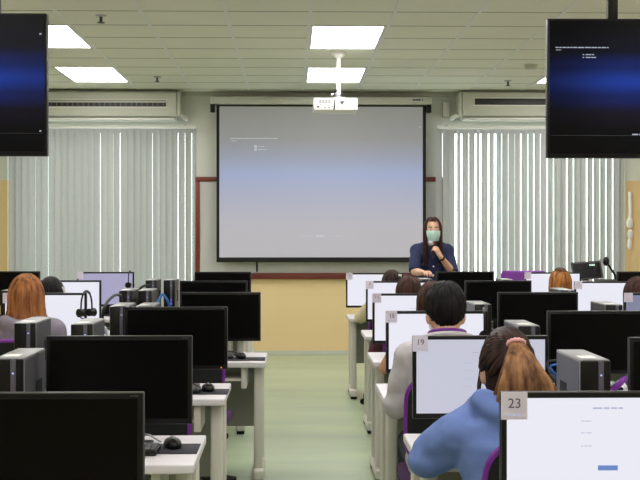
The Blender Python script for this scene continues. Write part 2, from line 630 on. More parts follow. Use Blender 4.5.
for (a, py) in ((255.5, 146.5), (255.5, 149.6), (320, 236)):
    q = at(a, py, SY)
    tx.box(q.x - ox, -.0046, q.z, .03 if a < 300 else .11, .0006, .03)
tx.build('projected_words', 'screentext', fab, 0)
q0 = at(412, 100.5, SY)
wm = MB()
words_row(wm, q0.x - ox, -.071, q0.z, .03, rng, .13)
wm.build('maker_mark', 'ink', r, 0)

# projector on its ceiling pole
PY = 11.9
a = at(335, 106, PY)
r = thing('projector', 'white projector hanging from the ceiling on a white pole', 'projector', (a.x, PY, 0))
hw, hh = 22 * PY / F, 6.2 * PY / F
body = MB().box(0, 0, a.z, 2 * hw, .34, 2 * hh, .014, 3).build('projector_body', 'white', r)
g = MB()
for k in range(9):
    g.box(-.155 + k * .014, -.171, a.z + .025, .007, .004, .035)
g.build('rear_grille', 'grey', body, 0)
g = MB()
for k, (dx, dz, s) in enumerate(((-.165, -.025, .016), (-.1, -.03, .012), (-.06, -.03, .012), (-.03, -.02, .01), (.02, -.03, .01), (-.14, -.005, .01))):
    g.box(dx, -.171, a.z + dz, s, .004, s * .8)
g.build('port', 'black', body, 0)
MB().prism([(.035, a.z + .03), (.085, a.z + .03), (.06, a.z - .01)], -.172, -.168).build('vent_mark', 'grey', body, 0)
MB().tube([(.08, .17, a.z), (.08, .22, a.z)], [.05, .045], 20).build('lens', 'black', r)
px = at(338.5, 0, PY).x - a.x
MB().cyl((px, 0, a.z + hh + .06), (px, 0, CEIL - .02), .022, 14).build('ceiling_pole', 'white', r)
MB().lathe([(.03, CEIL - .06), (.07, CEIL - .03), (.075, CEIL - .001)], (px, 0, 0), 18).build('ceiling_plate', 'white', r)
br = MB()
br.box(px, 0, a.z + hh + .01, .12, .12, .02, .003)
br.box(px, 0, a.z + hh + .045, .05, .05, .07, .006)
br.box(px - .05, 0, a.z + hh + .05, .05, .03, .02, .004)
br.build('mount_bracket', 'silver', r)
MB().tube([(px - .02, -.03, a.z + hh + .09), (px - .05, -.1, a.z + hh + .03), (px - .04, -.18, a.z + hh - .02), (px - .045, -.19, a.z - .03), (px - .05, -.178, a.z - .055)], .006, 7).build('power_cord', 'cableblack', r)


# air conditioners
def ac(px0, px1, label, vent, vent_left):
    y = BACK - .03
    x0, x1 = at(px0, 0, y - .3).x, at(px1, 0, y - .3).x
    pm = 90 if vent_left else 550
    zt, zb = at(pm, 91, y - .2).z, at(pm, 119, y - .2).z
    zt = min(zt, CEIL - .004)
    cx = (x0 + x1) / 2
    r = thing('air_conditioner', label, 'air conditioner', (cx, y, 0))
    hw = (x1 - x0) / 2
    prof = [(0, zt), (-.26, zt), (-.30, zt - .03), (-.30, zb + .10), (-.27, zb + .03), (-.18, zb), (0, zb)]
    m = MB()
    m.loft([[(x, yy, z) for yy, z in prof] for x in (-hw, hw)])
    m.build('unit_body', 'ac', r)
    va, vb = vent
    va, vb = at(va, 0, y - .3).x - cx, at(vb, 0, y - .3).x - cx
    zc = at(pm, 103.5 if vent_left else 102, y - .3).z
    MB().span(va, vb, -.306, -.295, zc - .035, zc + .04).build('outlet_recess', 'acdark', r)
    lv = MB()
    lv.span(va, vb, -.312, -.304, zc + .012, zc + .034, .002)
    for k in range(30):
        lv.box(va + (k + .5) * (vb - va) / 30, -.309, zc - .01, .0018, .006, .04)
    lv.build('louvre', 'ac' if vent_left else 'acdark', r)
    tr = MB()
    tr.span(va - .03, vb + .03, -.304, -.297, zc + .042, zc + .054)
    tr.span(va - .03, vb + .03, -.304, -.297, zc - .05, zc - .037)
    tr.build('outlet_trim', 'white', r)
    xs = hw if vent_left else -hw
    s = 1 if vent_left else -1
    MB().span(xs, xs + s * .05, -.28, -.01, zb + .03, zt - .01, .015).build('side_cover', 'ac', r)
    MB().tube([(xs + s * .03, -.15, zb + .06), (xs + s * .075, -.13, zb + .035), (xs + s * .1, -.05, zb + .02), (xs + s * .1, .02, zb + .02)], .028, 10).build('drain_pipe', 'white', r)
    MB().span(-hw + .02, hw - .02, -.292, -.05, zb - .016, zb + .006, .004).build('bottom_flap', 'white', r)
    return r


ac(-8, 176, 'long ivory air conditioner above the left window blind', (6, 166), True)
ac(463, 640, 'long ivory air conditioner above the right window blind', (475, 600), False)
q = at(446, 110, BACK - .05)
r = thing('wall_speaker', 'small ivory box high on the wall between screen and right air conditioner', 'speaker', (q.x, BACK - .05, q.z))
MB().box(0, 0, 0, .085, .1, .18, .012).build('speaker_case', 'ac', r)
MB().box(0, -.052, -.01, .06, .006, .12, .003).build('speaker_grille', 'deskleg', r)
q = at(631, 215, BACK - .2)
r = thing('curtain_tieback', 'pale knotted cord hanging on the ochre wall past the right blind', 'cord', (4.18, BACK - .03, 0))
MB().tube([(0, 0, 2.0), (.004, -.004, 1.8), (0, 0, 1.62)], .022, 8).build('cord_strand', 'paper', r)
MB().ell((0, -.004, 1.62), (.045, .028, .07)).ell((.004, 0, 1.48), (.036, .026, .06)).build('cord_knot', 'paper', r)
MB().ell((-.004, -.004, 1.36), (.03, .025, .075)).build('tassel', 'paper', r)


# ceiling televisions
def tv(x0, x1, y, zb, zt, m, label, poles, words, side):
    cx = (x0 + x1) / 2
    r = thing('television', label, 'television', (cx, y, zb))
    hw, h = (x1 - x0) / 2, zt - zb
    MB().span(-hw, hw, 0, .05, 0, h, .006).build('housing', 'black', r)
    MB().span(-hw + .12, hw - .12, .05, .085, .06, h - .14, .01).build('rear_cover', 'blackmatt', r)
    scr = MB().span(-hw + .012, hw - .012, -.003, 0, .022, h - .012).build('screen', m, r, 0)
    for k, dx in enumerate(poles):
        MB().span(dx - .026, dx + .026, .10, .15, h - .1, CEIL - zb - .0005, .004).build('ceiling_pole', 'black', r)
        MB().box(dx, .095, h / 2 + .1, .06, .03, h * .6, .003).build('pole_bracket', 'blackmatt', r)
    MB().box(0, .092, h / 2, .5, .02, .12, .003).build('mount_plate', 'blackmatt', r)
    tx = MB()
    rng = random.Random(4)
    for (a, bx, py, hh) in words:
        q = at(a, py, y)
        words_row(tx, q.x - cx, -.0034, q.z - zb, hh * y / F, rng, (bx - a) * y / F)
    tx.build('screen_words', 'tvtext', scr, 0)
    ln = MB()
    ln.span(-hw + .014, hw - .014, -.0036, -.0031, .115, .1165)
    ln.build('taskbar_line', 'grey', scr, 0)
    return r


tv(-2.485, -1.243, 6.4, at(0, 156, 6.4).z, at(0, 13, 6.4).z, TV_MAT_L, 'black ceiling-hung television at the upper left, glowing blue', (-.33, .33), ((39.5, 41.5, 34, 2.4), (39.5, 41.5, 131, 2.0)), -1)
tv(1.318, 2.561, 6.4, at(590, 158, 6.4).z, at(590, 18.5, 6.4).z, TV_MAT_R, 'black ceiling-hung television at the upper right with small white words', (-.255, .33),
   ((555.5, 609, 47.5, 1.5), (556, 561, 50, 1.0), (585.5, 594, 54.7, 1.3), (585.5, 596, 57.5, 1.3), (582.5, 584, 54.7, 1.4), (582.5, 584, 57.5, 1.4), (632, 642, 134.5, 1.8)), 1)

# ------------------------------------------------------------------ desks
DT = .73
LEFT_DESK = {1: (-.33, 11.8), 2: (-.33, 9.87), 3: (-.151, 8.03), 4: (-.306, 6.40), 5: (-.322, 4.76), 6: (-.30, 3.22)}
RIGHT_DESK = {1: (.52, 11.8), 2: (.553, 9.87), 3: (.49, 8.03), 4: (.43, 6.37), 5: (.43, 4.78), 6: (.46, 3.22)}
ROWWORD = {1: 'first', 2: 'second', 3: 'third', 4: 'fourth', 5: 'fifth', 6: 'nearest'}


def desk(x0, x1, far, label, group, trays):
    d = .6
    cx, cy = (x0 + x1) / 2, far - d / 2
    r = thing('computer_desk', label, 'desk', (cx, cy, 0), 0, group)
    hw = (x1 - x0) / 2
    MB().span(-hw, hw, -d / 2, d / 2, DT - .034, DT, .006, 3).build('tabletop', 'desk', r)
    for s in (-1, 1):
        lx = s * (hw - .045)
        leg = MB().span(lx - .027, lx + .027, -.22, -.14, .07, DT - .034, .012, 3).build('leg', 'deskleg', r)
        post = MB().span(lx - .027, lx + .027, .14, .2, .07, DT - .034, .012, 3)
        post.build('rear_leg', 'deskleg', r)
        MB().span(lx - .032, lx + .032, -.29, .27, .025, .085, .012, 3).build('foot', 'deskleg', leg)
        g = MB()
        for yy in (-.25, .23):
            g.span(lx - .028, lx + .028, yy - .03, yy + .03, 0, .026, .006)
        g.build('glide', 'blackmatt', leg)
    MB().span(-hw + .075, hw - .075, .16, .176, .28, DT - .034).build('modesty_panel', 'panel', r)
    for tx in trays:
        t = MB()
        t.span(tx - .32, tx + .32, -.26, .06, .612, .628, .003)
        t.build('keyboard_tray', 'deskleg', r)
        for s in (-1, 1):
            MB().span(tx + s * .33 - .016, tx + s * .33 + .016, -.27, .02, .57, DT - .034, .003).build('tray_bracket', 'deskleg', r)
    return r


for k in range(1, 7):
    xr, far = LEFT_DESK[k]
    desk(xr - 1.7, xr, far, f'white desk on the aisle, left bank, {ROWWORD[k]} row from the screen' if k < 6 else 'white desk on the aisle, left bank, nearest the camera', 'desks of the left bank', (.85 - .46, -.85 + .5))
    if k <= 4:
        desk(xr - 3.42, xr - 1.72, far, f'white desk by the wall, left bank, {ROWWORD[k]} row from the screen', 'desks of the left bank', ())
    xl, far = RIGHT_DESK[k]
    desk(xl, xl + 1.7, far, f'white desk on the aisle, right bank, {ROWWORD[k]} row from the screen' if k < 6 else 'white desk on the aisle, right bank, nearest the camera', 'desks of the right bank', ())
    if k <= 4:
        desk(xl + 1.72, xl + 3.42, far, f'white desk by the wall, right bank, {ROWWORD[k]} row from the screen', 'desks of the right bank', ())


# ------------------------------------------------------------------ monitors
def monitor(px0, px1, ptop, y, state, label, number=None, group='desktop monitors', page=None, led=False, card=None):
    a, c = at(px0, ptop, y), at(px1, ptop, y)
    wd = c.x - a.x
    h = wd * .607
    cx = (a.x + c.x) / 2
    zt = (a.z + c.z) / 2
    zb = zt - h
    r = thing('computer_monitor', label, 'monitor', (cx, y, DT), 0, group)
    z0, z1 = zb - DT, zt - DT
    hw = wd / 2
    bz = .014
    f = MB()
    f.span(-hw, hw, 0, .03, z0, z1, .004, 2)
    f.build('housing', 'bezel', r)
    MB().span(-hw + .07, hw - .07, .028, .06, z0 + .05, z1 - .06, .012).build('rear_bulge', 'blackmatt', r)
    e = MB()
    e.span(-hw, hw, -.002, .002, z1 - .0025, z1 - .0002)
    e.span(-hw, -hw + .002, -.002, .002, z0, z1)
    e.span(hw - .002, hw, -.002, .002, z0, z1)
    e.build('bezel_rim', 'edge', r, 0)
    sm = {'off': 'off', 'lit': 'lit', 'litdim': 'litdim', 'litblue': 'litblue', 'litgrey': 'litgrey'}[state]
    scr = MB().span(-hw + bz, hw - bz, -.0015, 0, z0 + bz + .006, z1 - bz).build('screen', sm, r, 0)
    MB().span(-.03, .03, .045, .075, .012, z0 + h * .55, .008).build('stand_neck', 'black', r)
    MB().span(-.11, .11, -.04, .13, 0, .014, .006).build('stand_base', 'black', r)
    rng = random.Random(int(px0))
    if state == 'off':
        lg = MB()
        words_row(lg, hw - .032, -.0022, z1 - .0075, .004, rng, .02)
        lg.build('maker_mark', 'grey', r, 0)
    if led:
        MB().box(hw - .03, -.003, z0 + .008, .006, .004, .005).build('power_light', 'ledorange', r, 0)
    if number or card:
        s = card or .055
        cd = MB().span(-hw - .001, -hw - .001 + s, -.006, -.0035, z1 - s * 1.02, z1 + .001).build('number_card', 'card', r, 0)
        if number:
            text_mesh('numeral', number, s * .52, 'ink', cd, (-hw + s * .5, -.0064, z1 - s * .42))
        ln = MB()
        words_row(ln, -hw + s * .15, -.0062, z1 - s * .84, s * .09, rng, s * .7, .0004)
        ln.build('card_words', 'text', cd, 0)
    if page:
        tx = MB()
        for kk, (fx, fz, fw, fh) in enumerate(page['lines']):
            words_row(tx, fx * wd, -.0019, z1 - fz * h, fh, rng, fw * wd, .0004)
        tx.build('page_words', 'text', scr, 0)
        if page.get('button'):
            fx, fz, fw, fh = page['button']
            bt = MB().box(fx * wd, -.0019, z1 - fz * h, fw * wd, .0005, fh, 0).build('page_button', 'button', scr, 0)
    return r


LOGIN = {'lines': [(-.065, .20, .12, .006), (-.13, .33, .06, .003), (-.13, .42, .08, .003), (-.13, .52, .09, .003), (-.13, .61, .06, .003)], 'button': (.0, .688, .095, .010)}
LOGIN_NEAR = {'lines': [(-.075, .122, .14, .006), (-.13, .22, .05, .003), (-.13, .31, .05, .003), (-.13, .41, .05, .003)], 'button': (-.005, .577, .092, .012)}
FAINT = {'lines': [(-.05, .30, .1, .004), (-.02, .34, .08, .003)]}

for args, kw in (
    # left bank, dark ones beside the aisle
    ((-72, 143.5, 393, 2.97, 'off', 'switched-off black monitor nearest the camera at the lower left'), {}),
    ((46, 192, 336, 4.45, 'off', 'switched-off black monitor directly behind the nearest lower left one'), {}),
    ((124.5, 227.5, 307, 6.15, 'off', 'switched-off black monitor with an orange power light, fourth row of the left bank'), {'led': True}),
    ((180, 260.7, 292.3, 7.85, 'off', 'switched-off black monitor on the left desk that juts into the aisle'), {}),
    ((179.6, 247.2, 280.8, 9.7, 'off', 'switched-off black monitor on the aisle, left bank, second row from the screen'), {}),
    ((194.6, 251, 271.8, 11.55, 'off', 'switched-off black monitor on the aisle, left bank, closest to the whiteboard'), {}),
    ((-17, 40, 271.3, 11.55, 'off', 'switched-off black monitor behind the auburn haired student in the grey hoodie'), {}),
    # left bank, lit ones
    ((77, 134, 272, 11.6, 'litdim', 'dim lavender lit monitor in the left bank, farthest of the lit ones there'), {'card': .06}),
    ((34, 101, 280.3, 9.7, 'lit', 'white lit monitor in front of the student wearing headphones'), {}),
    ((3, 86.5, 293, 7.85, 'lit', 'white lit monitor in front of the auburn haired student in grey'), {'card': .062}),
    # right bank, beside the aisle, numbered cards
    ((346, 403, 273, 11.6, 'lit', 'lit monitor with card 3, farthest of those along the right aisle'), {'number': '3', 'card': .062}),
    ((366, 433, 281, 9.7, 'lit', 'lit monitor with card 7 along the right aisle'), {'number': '7', 'card': .06}),
    ((372.5, 455, 293.5, 7.85, 'lit', 'lit monitor with card 11 along the right aisle'), {'number': '11', 'card': .055, 'page': FAINT}),
    ((386, 488, 311, 6.1, 'lit', 'lit monitor with card 15 before the black haired man'), {'number': '15', 'card': .055}),
    ((412.7, 548.7, 335.8, 4.6, 'litblue', 'pale blue lit login page monitor with card 19 before the woman in blue'), {'number': '19', 'card': .056, 'page': LOGIN}),
    ((501, 716, 392, 2.97, 'lit', 'lit login page monitor with card 23 nearest the camera'), {'number': '23', 'card': .063, 'page': LOGIN_NEAR}),
    # right bank, dark ones
    ((436.5, 494.2, 271.5, 11.6, 'off', 'switched-off black monitor right beside the standing presenter'), {}),
    ((465, 531.5, 280.5, 9.7, 'off', 'switched-off black monitor of the right bank, second row, left of the orange haired student'), {}),
    ((498, 578, 292.2, 7.85, 'off', 'switched-off black monitor of the right bank, below the orange haired student'), {}),
    ((547.6, 651, 311, 6.1, 'off', 'large-looking switched-off black monitor behind the grey tower at the lower right'), {}),
    ((629.5, 768, 337.5, 4.5, 'off', 'switched-off black monitor cut by the right edge above the nearest lit one'), {}),
    ((617, 675, 271.5, 11.6, 'off', 'switched-off black monitor at the far right beside the document camera'), {}),
    # right bank, third column, lit
    ((524.7, 581, 272.3, 11.6, 'lit', 'white lit monitor in front of the orange haired student'), {'card': .06}),
    ((574.5, 642, 281.3, 9.7, 'lit', 'white lit monitor right of the orange haired student, small tower before it'), {'card': .06}),
    ((624, 706, 293, 7.85, 'litgrey', 'dim bluish grey lit monitor cut by the right edge, with a pale card'), {'card': .056}),
):
    monitor(*args, **kw)


# ------------------------------------------------------------------ computer towers
def make_tower():
    r = thing('computer_tower', 'tower', 'computer', (0, 0, 0), 0, 'computer towers on the desks')
    wd, h, d = .1, .35, .37
    MB().span(-wd / 2, wd / 2, .006, d, 0.004, h, .004).build('case', 'towertop', r)
    s = MB()
    s.span(-wd / 2 - .0012, -wd / 2 + .004, .02, d - .01, .01, h - .008)
    s.span(wd / 2 - .004, wd / 2 + .0012, .02, d - .01, .01, h - .008)
    s.build('side_panel', 'grey', r, 0)
    for sx in (-1, 1):
        v = MB()
        for k in range(8):
            v.box(sx * (wd / 2 + .0012), .2 + k * .014, .2, .002, .006, .1)
        v.build('side_vent', 'blackmatt', r, 0)
    MB().span(-wd / 2, wd / 2, -.008, .008, .004, h - .002, .006).build('front_panel', 'towerfront', r)
    st = MB().span(.008, .026, -.011, -.006, .09, h - .004, .002).build('front_strip', 'strip', r)
    MB().box(.017, -.012, h - .05, .005, .003, .005).build('power_light', 'led', st, 0)
    p = MB()
    for k in range(2):
        p.box(.017, -.0115, .17 - k * .03, .008, .003, .016)
    p.build('usb_port', 'ledblue', st, 0)
    MB().span(-.035, .02, .05, .13, h, h + .0012).build('top_sticker', 'paper', r, 0)
    f = MB()
    for sx in (-1, 1):
        for yy in (.03, d - .03):
            f.box(sx * .035, yy, .003, .02, .02, .006)
    f.build('foot', 'blackmatt', r, 0)
    return r


tower0 = make_tower()
first = True
for (px, y, label) in (
    (8.5, 4.20, 'computer tower at the left edge, nearest of the left ones'),
    (25, 5.87, 'computer tower right before the grey hoodie of the auburn haired student'),
    (81.8, 5.78, 'computer tower below the headset with two ear cups'),
    (118.5, 7.16, 'computer tower of the left bank, third row, with bright blue lights'),
    (144.3, 7.16, 'computer tower beside the black monitor on the jutting left desk'),
    (126, 9.12, 'computer tower below the thin hanging headset'),
    (145, 9.1, 'computer tower with its grey side lit, second row of the left bank'),
    (7.5, 9.1, 'computer tower half hidden by the auburn haired student'),
    (151.2, 11.1, 'small far computer tower in the left bank with blue lights'),
    (169.3, 11.1, 'tall-looking computer tower in the left bank before the blind, next to the whiteboard'),
    (595.3, 4.10, 'large grey computer tower behind the nearest lit monitor'),
    (529, 5.62, 'computer tower just beyond the ponytail of the woman in blue'),
    (483, 7.3, 'computer tower right of the black haired man'),
    (614, 7.26, 'computer tower before the white lit monitor at the right'),
    (567, 9.1, 'computer tower below the orange haired student'),
    (508, 11.1, 'computer tower before the purple chair'),
    (427, 11.25, 'computer tower under the hand of the presenter'),
):
    o = tower0 if first else copy_tree(tower0)
    first = False
    o['label'] = label
    o.location = (at(px, 0, y).x, y, DT)


# ------------------------------------------------------------------ keyboards, mice, mats
def make_keyboard():
    r = thing('keyboard', 'k', 'keyboard', (0, 0, 0), 0, 'black keyboards')
    MB().span(-.22, .22, -.07, .07, 0, .018, .005).build('keyboard_body', 'black', r)
    k = MB()
    for row in range(5):
        for c in range(20):
            k.box(-.205 + c * .0216, -.052 + row * .026, .021, .018, .021, .008, .002, 1)
    k.build('keys', 'grey', r)
    return r


def make_mouse():
    r = thing('computer_mouse', 'm', 'mouse', (0, 0, 0), 0, 'black mice')
    MB().ell((0, 0, .012), (.032, .055, .026), 20, 12).build('mouse_shell', 'black', r)
    MB().tube([(0, .012, .034), (0, .035, .03)], .006, 8).build('scroll_wheel', 'silver', r)
    MB().span(-.003, .003, -.03, .0, .036, .0385).build('mouse_mark', 'silver', r)
    return r


kb0, ms0 = make_keyboard(), make_mouse()
pad0 = None
for i, (xr, ny, who) in enumerate(((-.322, 4.16, 'nearest the camera'), (-.306, 5.8, 'on the second nearest left desk'), (-.151, 7.43, 'on the jutting left desk'))):
    z = DT + .0005
    kx = (xr - .30, xr - .29, xr - .36)[i]
    k = kb0 if i == 0 else copy_tree(kb0)
    k.location = (kx - .06, ny + .22, z)
    k['label'] = f'black keyboard beside the mouse mat {who}'
    pm = MB().span(-.12, .12, -.1, .1, 0, .003, .001)
    p = tag(pm.build('mouse_mat', 'padgrey'), f'dark cloth mouse mat on the left bank {who}', 'mouse mat', 'mouse mats')
    mx, my = ((xr - .125, ny + .29), (xr - .115, ny + .24), (xr - .125, ny + .17))[i]
    p.location = (mx, my, z)
    m = ms0 if i == 0 else copy_tree(ms0)
    m.location = (mx + (.025, .02, -.03)[i], my + .02, z + .003)
    m.rotation_euler = (0, 0, R((14, 10, 10)[i]))
    m['label'] = f'black computer mouse on the mat {who}'
    cb = MB().tube([(mx - .02, my + .05, z + .018), (mx - .07, my + .13, z + .03), (mx - .16, my + .11, z + .05), (mx - .26, my + .1, z + .02), (mx - .33, my + .16, z + .012)], .0035, 6)
    tag(cb.build('mouse_cable', 'cablewhite' if i == 0 else 'cableblack'), f'thin curling mouse cable on the left bank {who}', 'cable', 'mouse cables')


# ------------------------------------------------------------------ chairs
def make_chair():
    r = thing('office_chair', 'c', 'chair', (0, 0, 0), 0, 'purple-rimmed black mesh chairs')
    MB().box(0, .02, .425, .47, .46, .07, .03, 3).build('seat', 'seatpurple', r)
    z0, z1, hw = .53, .915, .235

    def outline(n=8, rad=.11):
        pts = []
        for cx, cz, a0 in ((hw - rad, z1 - rad, 0), (-hw + rad, z1 - rad, 90), (-hw + rad, z0 + rad, 180), (hw - rad, z0 + rad, 270)):
            for k in range(n + 1):
                a = R(a0 + 90 * k / n)
                pts.append((cx + rad * math.cos(a), cz + rad * math.sin(a)))
        return pts

    def curve_y(x, z):
        return -.25 - .05 * (z - z0) / (z1 - z0) - .04 * (1 - (x / hw) ** 2)
    m = MB()
    o = outline()
    # backrest shell: concentric rings, front and back
    rings = []
    for s in (.02, .35, .7, 1.0):
        rings.append([(x * s, curve_y(x * s, (z - .7225) * s + .7225) + .012, (z - .7225) * s + .7225) for x, z in o])
    for s in (1.0, .7, .35, .02):
        rings.append([(x * s, curve_y(x * s, (z - .7225) * s + .7225) - .012, (z - .7225) * s + .7225) for x, z in o])
    m.loft(rings)
    back = m.build('backrest', 'mesh', r)
    MB().tube([(x, curve_y(x, z), z) for x, z in o], .013, 8, close=True).build('rim', 'purple', back)
    MB().tube([(0, -.32, .72), (0, -.31, .58), (0, -.26, .46), (0, -.1, .40), (0, 0, .395)], .022, 8).build('back_support', 'black', r)
    MB().lathe([(.03, .39), (.03, .25), (.04, .25), (.045, .09)], seg=16).build('gas_column', 'black', r)
    bs = MB()
    for k in range(5):
        a = 2 * PI * k / 5 + .3
        bs.tube([(0, 0, .11), (.28 * math.cos(a), .28 * math.sin(a), .075)], [.035, .018], 8)
    bs.build('star_base', 'black', r)
    for k in range(5):
        a = 2 * PI * k / 5 + .3
        c = MB()
        x, y = .28 * math.cos(a), .28 * math.sin(a)
        for s in (-.016, .016):
            c.cyl((x - s * math.sin(a) - .008 * math.sin(a), y + s * math.cos(a) + .008 * math.cos(a), .0285), (x - s * math.sin(a) + .008 * math.sin(a), y + s * math.cos(a) - .008 * math.cos(a), .0285), .028, 14)
        c.build('caster', 'blackmatt', r)
    return r


chair0 = make_chair()
first = True
# (x, y of the seat, turn, label)
for (cx, cy, rz, label) in (
    (-.665, 5.50, 0, 'empty black mesh chair with purple rim between the two nearest left desks'),
    (-.59, 7.16, -4, 'empty black mesh chair with purple rim facing the monitor with the orange power light'),
    (-.74, 8.95, 8, 'empty black mesh chair with purple rim at the jutting desk, far side'),
    (-1.54, 7.08, 0, 'black mesh chair under the auburn haired student in grey'),
    (-1.72, 8.86, 0, 'black mesh chair under the student wearing headphones'),
    (.90, 10.8, 0, 'black mesh chair under the student nearest the standing presenter'),
    (.88, 8.86, 0, 'black mesh chair under the brown haired student at card 7'),
    (.86, 7.0, 0, 'black mesh chair under the student hidden behind the black haired man'),
    (.715, 5.44, 0, 'black mesh chair with purple rim under the black haired man'),
    (.79, 3.82, 0, 'black mesh chair with bright purple rim under the woman in blue'),
    (2.38, 10.8, 0, 'black mesh chair under the orange haired student'),
    (2.54, 8.8, 0, 'black mesh chair under the dark haired student at the right edge'),
):
    o = chair0 if first else copy_tree(chair0)
    first = False
    o['label'] = label
    o.location = (cx, cy, 0)
    o.rotation_euler = (0, 0, R(rz))

# the presenter's own chair, purple, beyond the first row
r = thing('upholstered_chair', 'wide purple chair back standing between the window blind and the right bank', 'chair', (at(527, 0, 12.6).x, 12.55, 0))
MB().box(0, .22, .88, .46, .08, .46, .035, 3, Matrix.Rotation(R(-6), 4, 'X')).build('backrest', 'purple', r)
MB().box(0, -.05, .46, .46, .46, .08, .03, 3).build('seat', 'purple', r)
for sx in (-1, 1):
    for sy in (-1, 1):
        MB().cyl((sx * .2, -.05 + sy * .2, 0), (sx * .2, -.05 + sy * .2, .43), .014, 10).build('leg', 'silver', r)
    MB().cyl((sx * .17, .19, .44), (sx * .17, .215, .75), .014, 10).build('back_post', 'silver', r)

# teacher's desk with tilted monitor and document camera
TY = 13.55
r = thing('lectern_desk', 'grey teacher desk beyond the right bank carrying a tilted monitor', 'desk', (at(600, 0, TY).x, TY, 0))
MB().span(-.5, .5, -.3, .3, .90, .94, .006).build('tabletop', 'panel', r)
for s in (-1, 1):
    MB().span(s * .47 - .02, s * .47 + .02, -.28, .28, 0, .90).build('side_panel', 'panel', r)
MB().span(-.45, .45, .24, .26, .1, .90).build('modesty_panel', 'panel', r)
q = at(588, 272, TY - .1)
r = thing('tilted_monitor', 'dark monitor leaning back on the teacher desk beside the document camera', 'monitor', (q.x, TY - .05, .94))
rot = Matrix.Rotation(R(-22), 4, 'X') @ Matrix.Rotation(R(-4), 4, 'Y')
MB().box(0, 0, .15, .33, .03, .20, .006, 2, rot).build('housing', 'grey', r)
MB().box(-.005, -.019, .15, .30, .006, .17, .002, 1, rot).build('screen', 'bezel', r)
MB().box(.05, -.022, .208, .06, .004, .02, .001, 1, rot).build('maker_mark', 'mask', r)
MB().box(0, .06, .05, .06, .05, .11, .006).build('stand_neck', 'grey', r)
MB().box(0, .05, .006, .2, .18, .012, .004).build('stand_base', 'grey', r)
q = at(617, 0, TY - .2)
r = thing('document_camera', 'black gooseneck document camera on the teacher desk', 'document camera', (q.x, TY - .2, .94))
MB().span(-.22, .03, -.02, .14, 0, .055, .01).build('camera_base', 'grey', r)
MB().tube([(0, .02, .05), (-.015, .02, .10), (-.06, .02, .17), (-.095, .02, .225)], [.016, .013, .012, .011], 8).build('neck', 'blackmatt', r)
MB().ell((-.115, .01, .25), (.034, .05, .05)).build('camera_head', 'black', r)
MB().tube([(-.14, .005, .26), (-.185, 0, .262)], .012, 8).build('lens_barrel', 'silver', r)
r = thing('paper_stack', 'pale papers on the front of the teacher desk', 'paper', (at(594, 0, TY - .22).x - .1, TY - .18, .94))
MB().span(-.07, .07, -.1, .1, 0, .035, .002).build('sheets', 'paper', r)
MB().box(0, 0, .0365, .1, .14, .002).build('cover_sheet', 'maskwhite', r)


# ------------------------------------------------------------------ headsets and cables
def headset(name_label, x, y, ztop, drop, rz, cat='headset', scale=1.0):
    """a headset hung by its band over the upper edge of a monitor: band above, cups in front"""
    r = thing('headset', name_label, cat, (x, y, ztop), rz, 'hanging headsets')
    n = 14
    band = []
    for k in range(n + 1):
        a = PI * k / n
        band.append((.0 + .046 * math.cos(a), -.028 + .0 * math.sin(a), -drop + (drop + .006) * math.sin(a) ** .6))
    MB().tube(band, .006, 8, flat=.8).build('headband', 'black', r)
    pad = band[4:-4]
    MB().tube([(p[0], p[1], p[2] + .003) for p in pad], .0075, 8).build('band_pad', 'grey', r)
    for s in (-1, 1):
        c = MB()
        c.tube([(s * .046 - s * .016, -.028, -drop), (s * .046 + s * .018, -.028, -drop)], [.022, .027], 18)
        c.build('ear_cup', 'black', r)
        MB().tube([(s * .046 - s * .028, -.028, -drop), (s * .046 - s * .02, -.028, -drop)], .024, 16).build('ear_cushion', 'blackmatt', r)
    MB().tube([(-.075, -.03, -drop - .01), (-.07, -.06, -drop - .03), (-.03, -.085, -drop - .04)], .004, 6).build('microphone_boom', 'black', r)
    return r


ya = 7.85
headset('black headset hung on the lit monitor of the auburn haired student', at(83.5, 0, ya).x, ya - .004, at(0, 292.5, ya).z, .125, R(52))
ya = 11.6
headset('black headset seen edge-on, hung on the dim lavender monitor', at(127, 0, ya).x, ya - .004, at(0, 272, ya).z, .12, R(80))
ya = 6.1
headset('black and white headset hung edge-on at the corner of monitor card 15', at(478, 0, ya).x, ya - .004, at(0, 311, ya).z, .12, R(84))


def cable(pts, r_, m, label):
    P = [Vector(p) for p in pts]
    out = []
    for i in range(len(P) - 1):
        p0, p1, p2, p3 = P[max(i - 1, 0)], P[i], P[i + 1], P[min(i + 2, len(P) - 1)]
        for k in range(6):
            t = k / 6
            out.append(.5 * ((2 * p1) + (p2 - p0) * t + (2 * p0 - 5 * p1 + 4 * p2 - p3) * t * t + (3 * p1 - p0 - 3 * p2 + p3) * t ** 3))
    out.append(P[-1])
    tag(MB().tube(out, r_, 7).build('computer_cable', m), label, 'cable', 'computer cables')


